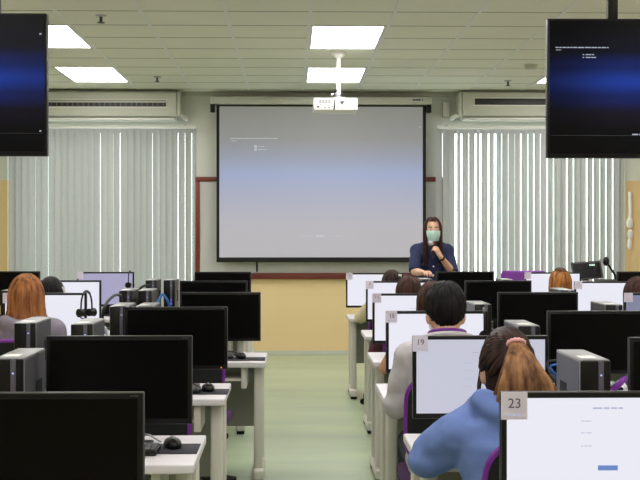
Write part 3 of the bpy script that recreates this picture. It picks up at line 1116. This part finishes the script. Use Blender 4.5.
D0 = DT + .012
cable([(-1.16, 7.55, D0), (-1.14, 7.55, .92), at(104, 308, 7.55), at(112, 297, 7.7), at(119, 295, 7.85), at(122, 302, 7.9), (at(123, 0, 7.9).x, 7.9, D0)], .009, 'cableblack', 'thick black cable arching up behind the blue-lit left tower')
cable([(at(134, 0, 9.6).x - .03, 9.6, D0), at(134, 296, 9.6), at(138, 291, 9.6), at(142, 287, 9.6), at(147, 285.5, 9.6), at(151, 290, 9.62), (at(153, 0, 9.62).x, 9.62, D0)], .01, 'cableblack', 'black cable arching over the second row of left towers')
cable([(-.845, 7.545, .98), at(161, 296, 7.6), at(165, 297, 7.6), at(168, 302, 7.62), at(169.5, 310, 7.64), (at(170, 0, 7.64).x, 7.64, D0)], .008, 'cableblue', 'blue cable arching beside the tower on the jutting left desk')
cable([(at(97, 0, 6.2).x, 6.2, D0), at(98, 336, 6.2), at(103, 329.5, 6.2), at(107, 334, 6.2), (at(109, 0, 6.2).x, 6.2, D0)], .008, 'cablewhite', 'pale cable loop next to the tower below the headset')
cable([(at(99, 0, 6.27).x, 6.27, D0), at(100, 338, 6.27), at(104, 333, 6.27), at(108, 337, 6.27), (at(111, 0, 6.27).x, 6.27, D0)], .006, 'cableblue', 'thin blue cable next to the tower below the headset')
cable([(.99, 4.475, 1.03), at(551, 366, 4.5), at(553, 372, 4.5), at(557, 381, 4.5), (at(560, 0, 4.5).x, 4.5, D0)], .004, 'cableblue', 'thin blue cable left of the large grey tower')
cable([(.985, 4.475, 1.04), at(548, 362, 4.52), at(551, 374, 4.5), at(556, 386, 4.48), (at(557, 0, 4.48).x, 4.48, D0)], .004, 'cableblack', 'thin black cable left of the large grey tower')
cable([(at(606, 0, 6.0).x, 6.0, D0), (at(611, 0, 6.05).x, 6.05, .765), (at(615, 0, 6.2).x, 6.2, D0), (at(621, 0, 6.06).x, 6.06, .775), (at(626, 0, 6.2).x, 6.2, .76), (at(633, 0, 6.1).x, 6.1, D0)], .011, 'cablewhite', 'pale cable bundle right of the large grey tower')
cable([(at(613, 0, 5.96).x, 5.96, D0 + .004), (at(620, 0, 5.92).x, 5.92, .78), (at(625, 0, 5.95).x, 5.95, .80), (at(632, 0, 6.0).x, 6.0, .75), (at(640, 0, 6.02).x, 6.02, D0 + .004)], .014, 'purple', 'purple cable right of the large grey tower')


# ------------------------------------------------------------------ people
def remesh(mb, voxel, smooth=6, disp=0.0, dscale=14.0):
    bmesh.ops.recalc_face_normals(mb.bm, faces=mb.bm.faces)
    me = bpy.data.meshes.new('tmp')
    mb.bm.to_mesh(me)
    mb.bm.free()
    o = bpy.data.objects.new('tmp', me)
    COL.objects.link(o)
    md = o.modifiers.new('r', 'REMESH')
    md.mode = 'VOXEL'
    md.voxel_size = voxel
    sm = o.modifiers.new('s', 'SMOOTH')
    sm.factor = .5
    sm.iterations = smooth
    dg = bpy.context.evaluated_depsgraph_get()
    out = bpy.data.meshes.new_from_object(o.evaluated_get(dg))
    bpy.data.objects.remove(o)
    if disp:
        ns = [v.normal.copy() for v in out.vertices]
        for v, n in zip(out.vertices, ns):
            p = v.co
            d = mnoise.noise(Vector((p.x * dscale, p.y * dscale, p.z * dscale * 1.6))) + .4 * mnoise.noise(p * dscale * 2.3)
            # drapery folds: ridged noise running across the cloth
            d += 1.1 * (abs(mnoise.noise(Vector((p.x * dscale * .7 + p.z * dscale * .8, p.y * dscale * .7, p.z * dscale * 1.1 - p.x * dscale * .5)))) - .25)
            v.co = p + n * (d * disp)
    return out


def ring(c, rx, ry, n=20, pw=1.0, fwd=None):
    c = Vector(c)
    pts = []
    for k in range(n):
        a = 2 * PI * k / n
        ca, sa = math.cos(a), math.sin(a)
        pts.append(c + Vector((rx * math.copysign(abs(ca) ** pw, ca), ry * math.copysign(abs(sa) ** pw, sa), 0)))
    return pts


def hand(mb, wv, d, n, thumb, curl=(.3, .5, .4), size=1.0, spread=.10):
    """palm, four unequal fingers and a thumb; n is the side the fingers curl to, thumb = +-1 picks the side"""
    wv, d, n = Vector(wv), Vector(d).normalized(), Vector(n)
    n = (n - d * n.dot(d)).normalized()
    lat = d.cross(n) * thumb
    ls = [.031, .0105, -.0105, -.030]
    fl = [.072, .080, .074, .058]
    k = size
    for i in range(4):
        base = wv + d * .02 * k + lat * ls[i] * .7 * k
        kn = wv + d * (.088 - .004 * abs(i - 1)) * k + lat * ls[i] * k
        mb.tube([wv + lat * ls[i] * .5 * k, base, kn], [.014 * k, .0145 * k, .0115 * k], 8)
        ang = 0
        dirv = (d + lat * spread * (1.5 - i) * .6).normalized()
        p = kn.copy()
        pts, rs = [p.copy()], [.0105 * k]
        for s, (fr, cu) in enumerate(zip((.44, .31, .25), curl)):
            ang += cu
            dd = (dirv * math.cos(ang) + n * math.sin(ang)).normalized()
            p = p + dd * fl[i] * fr * k
            pts.append(p.copy())
            rs.append((.0088, .008, .0068)[s] * k)
        mb.tube(pts, rs, 8)
        mb.ell(pts[-1], (rs[-1],) * 3, 8, 6)
    p0 = wv + d * .022 * k + lat * .018 * k
    p1 = p0 + (d * .55 + lat * .75 + n * .35).normalized() * .042 * k
    p2 = p1 + (d * .8 + lat * .35 + n * (.3 + curl[0])).normalized() * .032 * k
    p3 = p2 + (d * .9 + lat * .05 + n * (.3 + curl[1])).normalized() * .026 * k
    mb.tube([p0, p1, p2, p3], [.015 * k, .0115 * k, .0098 * k, .0075 * k], 8)
    mb.ell(p3, (.0075 * k,) * 3, 8, 6)


def limb(mb, pts, rs, seg=14):
    mb.tube(pts, rs, seg)
    for p, r_ in zip(pts[1:-1], rs[1:-1]):
        mb.ell(p, (r_ * .98,) * 3, 12, 8)


def mid(a, b_, t=.5):
    return Vector(a).lerp(Vector(b_), t)


def hair_locks(hc, rad, azs, th1, length, thick, seed, lift=1.07, tilt=-.25, fall_in=0.0, wave=.01, th0=.05, drift=None, tip=.35, taper=0.0):
    """a head of hair: many tapering locks that run over the skull from the crown and hang"""
    rng = random.Random(seed)
    mb = MB()
    hc = Vector(hc)
    rt = Matrix.Rotation(tilt, 3, 'X')
    for a in azs:
        a = a + rng.uniform(-.05, .05)
        t1 = th1(a) if callable(th1) else th1
        L = length(a) if callable(length) else length
        t1 += rng.uniform(-.08, .08)
        lf = lift + rng.uniform(-.02, .035)
        pts = []
        n = 7
        ph = rng.uniform(0, 6.28)
        for k in range(n + 1):
            th = th0 + (t1 - th0) * k / n
            v = Vector((math.sin(th) * math.sin(a), math.sin(th) * math.cos(a), math.cos(th)))
            v = rt @ v
            g = lf - taper * max(0, (th - 1.15) / .6)
            pts.append(hc + Vector((v.x * rad[0] * g, v.y * rad[1] * g, v.z * rad[2] * g)))
        if L > .005:
            L *= rng.uniform(.88, 1.08)
            p = pts[-1].copy()
            m = max(3, int(L / .05))
            out = Vector((math.sin(a), math.cos(a), 0))
            dr = drift(a) if drift else Vector((0, 0, 0))
            for k in range(1, m + 1):
                t = k / m
                q = p + Vector((0, 0, -L * t)) + out * (-fall_in * t * t) + dr * t
                q += Vector((math.sin(ph + t * 5), math.cos(ph * 1.3 + t * 4), 0)) * wave * t
                pts.append(q)
        N = len(pts)
        tw = thick * rng.uniform(.8, 1.25)
        rs = [tw * (.55 + .45 * min(1, i / 3)) * (1 - (1 - tip) * max(0, (i - N * .55) / (N * .45))) for i in range(N)]
        mb.tube(pts, rs, 6)
    return mb


def scalp(mb, hc, rad, lift=1.05, face_y=.045, face_z=.055, nape=-.075):
    """the close cap of hair under the locks, open over the face"""
    hc = Vector(hc)
    r = bmesh.ops.create_uvsphere(mb.bm, u_segments=28, v_segments=20, radius=1.0, matrix=Matrix.Translation(hc) @ Matrix.Diagonal((rad[0] * lift, rad[1] * lift, rad[2] * lift, 1)))
    kill = [v for v in r['verts'] if ((v.co - hc).y > face_y and (v.co - hc).z < face_z) or (v.co - hc).z < nape]
    bmesh.ops.delete(mb.bm, geom=kill, context='VERTS')


def person(label, X, Y, top, skin='skin', cloth='darkcloth', cloth_name='sweatshirt', hairfn=None, rz=0, lean=.10, sway=0.0, sw=.165, voxel=.009,
           elbows=None, wrists=None, hands=None, cuff=1.0, standing=False, seat=.53, hood=False, extra=None, tw=1.0, loose=.016, trouser='trousers', disp=.004, sdrop=.0, neck=.265):
    """local frame: faces +y, right hand at +x"""
    r = thing('person', label, 'person', (X, Y, 0), rz)
    hc = Vector((sway, lean, top - .122))
    rad = (.075, .094, .112)
    nb = Vector((sway * .7, lean * .75 - .03, top - neck))      # base of the neck
    sz = nb.z - .045 - sdrop
    pel = Vector((0, 0, seat)) if not standing else Vector((0, 0, .93))
    body = MB()
    # head
    hd = MB()
    body.ell(hc, rad, 24, 16)
    body.ell(hc + Vector((0, .028, -.06)), (.056, .064, .066), 18, 12)
    body.ell(hc + Vector((0, .098, -.028)), (.013, .02, .022), 10, 8)
    body.ell(hc + Vector((0, .088, -.008)), (.009, .014, .03), 10, 8)
    body.ell(hc + Vector((0, .078, -.098)), (.022, .02, .018), 10, 8)
    for s in (-1, 1):
        body.ell(hc + Vector((s * .078, -.008, -.022)), (.012, .022, .034), 10, 8)
        body.ell(hc + Vector((s * .04, .07, -.045)), (.022, .022, .022), 10, 8)
    body.tube([nb + Vector((0, 0, -.03)), nb + Vector((0, .0, .02)), hc + Vector((0, -.018, -.05))], [.064, .053, .056], 16)

    def torso(mb, g):
        rings = []
        h = nb.z - pel.z
        secs = [(-.13, .15, .11), (-.02, .168, .12), (.12, .162, .118), (.32, .142, .105), (.55, .155, .115), (.75, .168, .118), (.88, .165, .098), (.96, .105, .075), (1.0, .07, .062)]
        for t, rx, ry in secs:
            tt = max(0, t)
            c = pel.lerp(nb, tt)
            c.y = pel.y + (nb.y - pel.y) * (tt ** 1.2) - .02 * math.sin(PI * tt)
            c.z = pel.z + h * t if t >= 0 else pel.z + .9 * t * .9
            k = sw / .165 if t > .5 else tw
            rings.append(ring(c, rx * k + g, ry * tw + g, 24, .85))
        mb.loft(rings)
    torso(body, 0)
    sh = {s: Vector((nb.x + s * sw, nb.y * .92, sz)) for s in (-1, 1)}
    el = elbows or {s: Vector((sh[s].x + s * .07, sh[s].y + .10, sz - .24)) for s in (-1, 1)}
    wr = wrists or {s: Vector((s * .13, el[s].y + .23, .765)) for s in (-1, 1)}
    for s in (-1, 1):
        a, e, wv = sh[s], Vector(el[s]), Vector(wr[s])
        body.ell(a, (.058, .058, .058), 14, 10)
        limb(body, [nb.lerp(a, .35), a, mid(a, e), e, mid(e, wv, .35), wv], [.05, .052, .045, .036, .037, .024])
        hs = (hands or {}).get(s)
        if hs is None:
            hs = dict(d=(wv - e).normalized() + Vector((-s * .2, 0, -.15)), n=(0, -.2, -1), curl=(.25, .4, .3), thumb=None)
        d, n = Vector(hs['d']), Vector(hs['n'])
        th = hs.get('thumb')
        if th is None:
            nn = (n - d.normalized() * n.dot(d.normalized())).normalized()
            th = 1 if d.normalized().cross(nn).dot(Vector((-s, 0, 0))) > 0 else -1
        hand(body, wv, d, n, th, hs['curl'])
    if standing:
        hips = {s: Vector((s * .088, 0, .90)) for s in (-1, 1)}
        knees = {s: Vector((s * .095, .02, .49)) for s in (-1, 1)}
        ank = {s: Vector((s * .1, -.02, .085)) for s in (-1, 1)}
    else:
        hips = {s: Vector((s * .09, .02, seat - .02)) for s in (-1, 1)}
        knees = {s: Vector((s * .12, .42, seat - .01)) for s in (-1, 1)}
        ank = {s: Vector((s * .12, .38, .09)) for s in (-1, 1)}
    for s in (-1, 1):
        limb(body, [hips[s], mid(hips[s], knees[s]), knees[s], mid(knees[s], ank[s], .35), ank[s]], [.082, .07, .052, .053, .034])
        body.tube([ank[s] + Vector((0, -.05, -.05)), ank[s] + Vector((0, .05, -.055)), ank[s] + Vector((s * .015, .15, -.065))], [.034, .036, .024], 12)
        body.tube([ank[s], ank[s] + Vector((0, .0, -.05))], [.036, .04], 12)
    me = remesh(body, voxel, 4)
    bo = link_mesh('body', me, skin, r, 0)
    me.polygons.foreach_set('use_smooth', [True] * len(me.polygons))
    # clothes
    c = MB()
    torso(c, loose)
    for s in (-1, 1):
        a, e, wv = sh[s], Vector(el[s]), Vector(wr[s])
        c.ell(a, (.062 + loose,) * 3, 14, 10)
        if cuff >= 1:
            wv2 = e.lerp(wv, .93)
            limb(c, [nb.lerp(a, .35), a, mid(a, e), e, mid(e, wv2), wv2], [.052 + loose, .056 + loose, .048 + loose, .042 + loose, .038 + loose * .9, .029 + loose * .8])
        else:
            e2 = a.lerp(e, cuff) if cuff <= .99 else e
            limb(c, [nb.lerp(a, .35), a, mid(a, e2), e2], [.052 + loose, .056 + loose, .05 + loose, .046 + loose])
    if hood:
        c.tube([nb + Vector((-.115, .02, .0)), nb + Vector((-.10, -.06, .015)), nb + Vector((-.05, -.105, .0)), nb + Vector((0, -.115, -.02)), nb + Vector((.05, -.105, .0)), nb + Vector((.10, -.06, .015)), nb + Vector((.115, .02, .0))],
               [.03, .042, .048, .055, .048, .042, .03], 12)
        c.ell(nb + Vector((0, -.11, -.055)), (.10, .042, .075))
    cm = remesh(c, max(voxel, .009), 9, disp, 9.0)
    co = link_mesh(cloth_name, cm, cloth, r, 0)
    cm.polygons.foreach_set('use_smooth', [True] * len(cm.polygons))
    t = MB()
    for s in (-1, 1):
        limb(t, [hips[s], mid(hips[s], knees[s]), knees[s], mid(knees[s], ank[s], .4), ank[s] + Vector((0, 0, .02))], [.094, .084, .067, .064, .052])
    t.ell(pel + Vector((0, .02, -.0)), (.172, .125, .105))
    tm = remesh(t, .012, 4, .003)
    link_mesh('trousers', tm, trouser, r, 0)
    tm.polygons.foreach_set('use_smooth', [True] * len(tm.polygons))
    for s in (-1, 1):
        f = MB()
        A = ank[s]
        f.tube([A + Vector((0, -.075, -.05)), A + Vector((0, -.03, -.047)), A + Vector((0, .05, -.045)), A + Vector((s * .012, .13, -.055)), A + Vector((s * .016, .18, -.062))], [.028, .04, .042, .036, .018], 12)
        f.tube([A + Vector((0, -.01, -.05)), A + Vector((0, -.005, .0))], [.04, .043], 12)
        link_mesh('shoe', remesh(f, .008, 3), 'shoe', r, 60)
    # face
    for s in (-1, 1):
        ey = MB().ell(hc + Vector((s * .031, .079, .006)), (.013, .011, .0075), 12, 8).build('eye', 'eye', r)
        MB().ell(hc + Vector((s * .031, .0875, .006)), (.006, .004, .0062), 10, 8).build('iris', 'iris', ey)
        MB().tube([hc + Vector((s * .012, .088, .026)), hc + Vector((s * .032, .088, .031)), hc + Vector((s * .05, .075, .025))], [.003, .004, .002], 6).build('eyebrow', 'iris', r)
    MB().tube([hc + Vector((-.022, .083, -.066)), hc + Vector((0, .093, -.066)), hc + Vector((.022, .083, -.066))], [.003, .0065, .003], 8, flat=.8).build('lips', 'lip', r)
    info = dict(root=r, hc=hc, rad=rad, nb=nb, sz=sz, sh=sh, el=el, wr=wr)
    if hairfn:
        hairfn(info)
    if extra:
        extra(info)
    return info


TAU = 2 * PI


def short_hair(m, seed, hang=.03, th=1.75, thick=.010, nape=-.06, side=.0, lift=1.10):
    def f(i):
        def th1(a):
            fr = math.cos(a)
            return th - max(0, fr) * .55 - side * abs(math.sin(a)) ** 2
        mb = hair_locks(i['hc'], i['rad'], [TAU * k / 230 for k in range(230)] * 2, th1, lambda a: hang if math.cos(a) < .2 else .012, thick, seed, lift=lift, tilt=.12, fall_in=.02, wave=.004, taper=.15 if side else .0)
        if side:
            rng = random.Random(seed)
            for k in range(130):       # tousled upper locks
                a = rng.uniform(0, TAU)
                tq = rng.uniform(.1, .75)
                pts = []
                for q in range(5):
                    t = tq + .16 * q
                    v = Vector((math.sin(t) * math.sin(a), math.sin(t) * math.cos(a), math.cos(t)))
                    lf = lift + .045 + .05 * math.sin(q * .8)
                    pts.append(i['hc'] + Vector((v.x * i['rad'][0] * lf, v.y * i['rad'][1] * lf, v.z * i['rad'][2] * lf)))
                mb.tube(pts, [.004, .008, .009, .007, .002], 6)
        scalp(mb, i['hc'], i['rad'], lift - .01 if not side else 1.03, face_z=.05, nape=nape)
        mb.build('hair', H[m], i['root'], 60)
    return f


def long_hair(m, seed, L, thick=.010, width=1.14, part_m=None, fall=.0, wave=.012):
    def f(i):
        azs = [.75 + (TAU - 1.5) * k / 170 for k in range(171)] * 2
        mb = hair_locks(i['hc'], i['rad'], azs, 1.62, L, thick, seed, lift=width, tilt=.1, fall_in=fall, wave=wave)
        scalp(mb, i['hc'], i['rad'], width - .02, nape=-.11)
        mb.build('hair', H[m], i['root'], 60)
        if part_m:
            rt = hair_locks(i['hc'], i['rad'], [1.6 + (TAU - 3.2) * k / 60 for k in range(61)], .75, 0, thick * .9, seed + 1, lift=width + .035, tilt=.1, th0=.05, tip=.2)
            rt.build('dark_roots', H[part_m], i['root'], 60)
    return f


# students, far to near
def clip_extra(i):
    MB().box(i['hc'].x + .065, i['hc'].y - .06, i['hc'].z + .085, .03, .02, .02, .004).build('hair_clip', 'paper', i['root'])


person('dark haired student in a cream top sitting nearest the presenter at card 3', .885, 10.84, 1.165, cloth='cream', cloth_name='shirt', hairfn=short_hair('brownblack', 11, .06), extra=clip_extra,
       elbows={-1: Vector((-.27, .12, .76)), 1: Vector((.25, .12, .74))}, wrists={-1: Vector((-.15, .32, .765)), 1: Vector((.12, .34, .765))}, loose=.02)
person('brown haired student sitting at the monitor with card 7', .85, 8.90, 1.182, cloth='maroon', cloth_name='sweatshirt', hairfn=short_hair('redbrown', 12, .07, thick=.012))
person('dark haired student mostly hidden behind the black haired man', .815, 7.06, 1.212, cloth='darkcloth', cloth_name='shirt', skin='skin_dark', hairfn=long_hair('redbrown', 13, .10, .010, 1.12), cuff=.6,
       elbows={-1: Vector((-.28, .10, .72)), 1: Vector((.25, .1, .74))}, wrists={-1: Vector((-.2, .33, .77)), 1: Vector((.12, .34, .765))})


def man_extra(i):
    nb, hc = i['nb'], i['hc']
    pts = []
    for k in range(24):
        a = TAU * k / 24
        pts.append(nb + Vector((.077 * math.sin(a), .072 * math.cos(a) - .005, .022 - .02 * math.cos(a))))
    MB().tube(pts, .009, 8, close=True).build('lanyard', 'purple', i['root'])
    pts = []
    for k in range(24):
        a = TAU * k / 24
        pts.append(nb + Vector((.083 * math.sin(a), .078 * math.cos(a) - .005, .0 - .02 * math.cos(a))))
    MB().tube(pts, .018, 8, close=True).build('collar', 'shirtgrey', i['root'])
    m = MB()
    m.ell(hc + Vector((0, .04, -.062)), (.069, .085, .05), 20, 14)
    m.build('face_mask', 'maskwhite', i['root'])
    for s in (-1, 1):
        MB().tube([hc + Vector((s * .066, .05, -.045)), hc + Vector((s * .083, .005, -.012)), hc + Vector((s * .086, -.022, -.012))], .003, 6).build('ear_loop', 'maskwhite', i['root'])


person('black haired man in a pale grey shirt with purple lanyard at card 15', .685, 5.44, 1.268, cloth='shirtgrey', cloth_name='shirt', hairfn=short_hair('black', 21, .006, 1.92, .009, -.04, .42, 1.16), extra=man_extra,
       sw=.163, voxel=.008, elbows={-1: Vector((-.222, .06, .735)), 1: Vector((.23, .1, .75))}, wrists={-1: Vector((-.17, .30, .765)), 1: Vector((.14, .33, .765))}, loose=.018, disp=.007, lean=.09, sdrop=.05, neck=.230)


def ponytail(i):
    hc, rad = i['hc'], i['rad']
    rng = random.Random(5)
    root = i['root']
    knot = hc + Vector((.012, -.092, .088))
    mb = MB()
    scalp(mb, hc, rad, 1.07, nape=-.085, face_y=.06)
    # locks drawn from the hairline back to the knot
    for k in range(150):
        a = TAU * k / 150
        el = rng.uniform(.95, 1.75)
        v = Vector((math.sin(a) * math.sin(el), math.cos(a) * math.sin(el), math.cos(el)))
        if v.y > .3 and v.z < .45:
            v.z = .5
            v.normalize()
        if v.z < -.6:
            continue
        p0 = v
        kd = (knot - hc)
        kd = Vector((kd.x / rad[0], kd.y / rad[1], kd.z / rad[2])).normalized()
        pts = []
        for t in range(8):
            q = p0.lerp(kd, t / 7)
            q.normalize()
            lf = 1.08 + .05 * math.sin(PI * t / 7) + rng.uniform(0, .01)
            pts.append(hc + Vector((q.x * rad[0] * lf, q.y * rad[1] * lf, q.z * rad[2] * lf)))
        mb.tube(pts, [.006, .009, .010, .010, .010, .009, .008, .006], 6)
    for k in range(14):       # loose strands by the ear
        s = -1 if k < 9 else 1
        p = hc + Vector((s * .079, .02 + rng.uniform(-.03, .03), -.01))
        mb.tube([p, p + Vector((s * .008, .004, -.05)), p + Vector((s * .004 + rng.uniform(-.01, .01), .012, -.10 - rng.uniform(0, .03)))], [.004, .003, .001], 5)
    mb.build('hair', H['brownblack'], root, 60)
    sc = MB()
    pts = []
    for k in range(26):
        a = TAU * k / 26
        pts.append(knot + Vector((.024 * math.sin(a), -.008 - .014 * math.cos(a), .012 * math.cos(a))))
    sc.tube(pts, [.006 + .003 * (k % 2) for k in range(26)], 8, close=True)
    sc.build('scrunchie', 'pink', root, 60)
    pt = MB()
    for k in range(230):
        u = rng.uniform(-1, 1)
        d = rng.uniform(-1, 1)
        L = .235 * rng.uniform(.75, 1.12)
        end = knot + Vector((.030 + u * .112, -.070 + d * .035 + .03 * u * u, -L * (1 - .12 * u * u)))
        m1 = knot + Vector((.004 + u * .040, -.048 + d * .02, -.04))
        m2 = knot + Vector((.014 + u * .082, -.078 + d * .03, -.12))
        start = knot + Vector((u * .012, -.005, rng.uniform(-.01, .014)))
        tip = end + Vector((rng.uniform(-.015, .015), .012, -.05))
        pt.tube([start, m1, m2, end, tip], [.006, .0085, .0085, .006, .002], 6)
    pt.build('ponytail', H['tan'], root, 60)


person('woman in a blue hoodie with a tan ponytail and pink scrunchie', .712, 3.92, 1.185, cloth='hoodieblue', cloth_name='hoodie', hairfn=ponytail, hood=True, voxel=.008, sw=.155, lean=.10, sway=-.015,
       elbows={-1: Vector((-.268, .10, .775)), 1: Vector((.215, .06, .78))}, wrists={-1: Vector((-.16, .34, .775)), 1: Vector((.14, .34, .765))}, loose=.03, disp=.010, sdrop=.05, neck=.235)
person('orange haired student with dark roots at the right, below the blind', 2.36, 10.80, 1.172, cloth='darkcloth', cloth_name='sweatshirt', hairfn=long_hair('orange', 31, .16, .010, 1.18, 'darkroot'))
person('dark haired student cut by the right edge of the photo', 2.50, 8.85, 1.160, cloth='darkcloth', cloth_name='sweatshirt', hairfn=short_hair('redbrown', 14, .06, thick=.012, lift=1.22))
person('auburn haired student in a grey hoodie, left bank', -1.525, 7.14, 1.240, cloth='hoodiegrey', cloth_name='hoodie', hairfn=long_hair('auburn', 33, .12, .011, 1.24, None, fall=-.01, wave=.014), hood=True, loose=.024, sw=.16, voxel=.008, disp=.005)
hp = person('black haired student wearing headphones, left bank', -1.715, 8.88, 1.168, cloth='darkcloth', cloth_name='sweatshirt', hairfn=short_hair('black', 15, .05))
r = thing('headphones', 'grey-white headphones worn by the black haired student in the left bank', 'headphones', (hp['root'].location.x, hp['root'].location.y, 0))
hc = hp['hc']
MB().tube([(hc.x + .100 * math.cos(PI * k / 16), hc.y, hc.z - .02 + .155 * math.sin(PI * k / 16)) for k in range(17)], .009, 8).build('headband', 'grey', r)
for s in (-1, 1):
    MB().tube([(hc.x + s * .088, hc.y, hc.z - .03), (hc.x + s * .118, hc.y, hc.z - .03)], [.036, .03], 18).build('ear_cup', 'silver', r)
    MB().tube([(hc.x + s * .108 * math.cos(t), hc.y - .012, hc.z - .02 + .125 * math.sin(t)) for t in (.15, .35, .55, .75)], .008, 6).build('slider', 'paper', r)


# the presenter, standing beyond the first row and facing the room
def presenter_extra(i):
    hc, nb, root = i['hc'], i['nb'], i['root']
    m = MB()
    rows_ = []
    for j in range(9):
        z = -.005 - .1 * j / 8
        ringp = []
        for k in range(13):
            a = -1.15 + 2.3 * k / 12
            bulge = 1.0 + .06 * math.sin(PI * j / 8) + .01 * math.sin(j * PI)
            narrow = 1 - .28 * (j / 8) ** 2
            ringp.append(hc + Vector((math.sin(a) * .079 * bulge * narrow, (.012 + math.cos(a) * (.101 + .012 * max(0, math.cos(a * 1.4)))) * bulge - .004 * j / 8, z)))
        rows_.append(ringp)
    bm = m.bm
    vs = [[bm.verts.new(p) for p in rr] for rr in rows_]
    for j in range(8):
        for k in range(12):
            bm.faces.new((vs[j][k], vs[j][k + 1], vs[j + 1][k + 1], vs[j + 1][k]))
    bmesh.ops.solidify(bm, geom=bm.faces[:], thickness=-.003)
    m.build('face_mask', 'mask', root, 60)
    e = MB()
    for s in (-1, 1):
        e.tube([hc + Vector((s * .072, .05, -.015)), hc + Vector((s * .088, .0, -.005)), hc + Vector((s * .088, -.02, -.02))], .002, 6)
    e.build('ear_loop', 'maskwhite', root)
    # collar, buttons, pocket flaps, bracelet
    c = MB()
    for s in (-1, 1):
        c.tube([nb + Vector((s * .07, -.03, .035)), nb + Vector((s * .075, .045, .03)), nb + Vector((s * .045, .095, -.005)), nb + Vector((s * .05, .115, -.06))], [.012, .014, .016, .004], 8, flat=.5)
    c.build('collar', 'denim', root)
    for k in range(4):
        MB().ell((0, .152 + .006 * k - .004 * k * k, i['sz'] - .06 - .085 * k), (.008, .006, .008), 10, 6).build('button', 'paper', root)
    for s in (-1, 1):
        MB().box(s * .085, .140, i['sz'] - .13, .085, .014, .03, .004, 2, Matrix.Rotation(R(8), 4, 'X')).build('pocket_flap', 'denim', root)
    e_, w_ = Vector(i['el'][-1]), Vector(i['wr'][-1])
    MB().tube([e_.lerp(w_, .84), e_.lerp(w_, .92)], .031, 14).build('wristwatch', 'black', root)


def presenter_hair(i):
    hc, rad = i['hc'], i['rad']
    azs = [.98 + (TAU - 1.96) * k / 170 for k in range(171)] * 2

    def drift(a):
        s = 1 if math.sin(a) > 0 else -1
        front = max(0, math.cos(a))
        side = abs(math.sin(a))
        return Vector((s * -.002 * side, .06 * (1 if math.cos(a) > -.35 else 0) * side, 0))

    def L(a):
        return .33 if math.cos(a) > -.4 else .30
    mb = hair_locks(hc, rad, azs, lambda a: 1.55, L, .009, 77, lift=1.09, tilt=.30, wave=.012, drift=drift)
    scalp(mb, hc, rad, 1.08, face_y=.02, face_z=.075, nape=-.11)
    mb.build('hair', H['long'], i['root'], 60)


P0 = Vector((1.362, 12.08, 0))
el = {1: Vector((.185, .17, 1.125)), -1: Vector((-.19, .11, 1.115))}
wr = {1: Vector((.125, .385, 1.125)), -1: Vector((-.055, .235, 1.275))}
hands = {1: dict(d=(-.25, .95, .10), n=(0, -.2, -1), curl=(.35, .45, .35)),
         -1: dict(d=(.45, .10, .80), n=(.62, -.5, -.3), curl=(.95, 1.15, .7), thumb=-1)}
person('standing presenter in a navy shirt and teal mask holding a microphone', P0.x, P0.y, 1.645, cloth='denim', cloth_name='shirt', hairfn=presenter_hair, extra=presenter_extra, rz=PI,
       standing=True, voxel=.0055, elbows=el, wrists=wr, hands=hands, cuff=1 - .0101, lean=.07, sw=.142, tw=.9, sdrop=.014, loose=.015, disp=.004)
# the microphone in her left hand (world axes: her frame is turned half round)
mp0 = Vector((P0.x - .012, P0.y - .262, 1.25))
mp1 = Vector((P0.x - .034, P0.y - .225, 1.385))
r = thing('microphone', 'silver-headed black microphone held to the mask by the presenter', 'microphone', tuple(mp0))
ax = mp1 - mp0
MB().tube([(0, 0, 0), ax * .5, ax * .92], [.010, .013, .016], 12).build('handle', 'black', r)
MB().ell(ax * 1.0 + Vector((0, 0, .012)), (.027, .027, .03), 16, 12).build('microphone_head', 'silver', r)
MB().tube([ax * .9, ax * .97], .021, 14).build('collar_ring', 'grey', r)
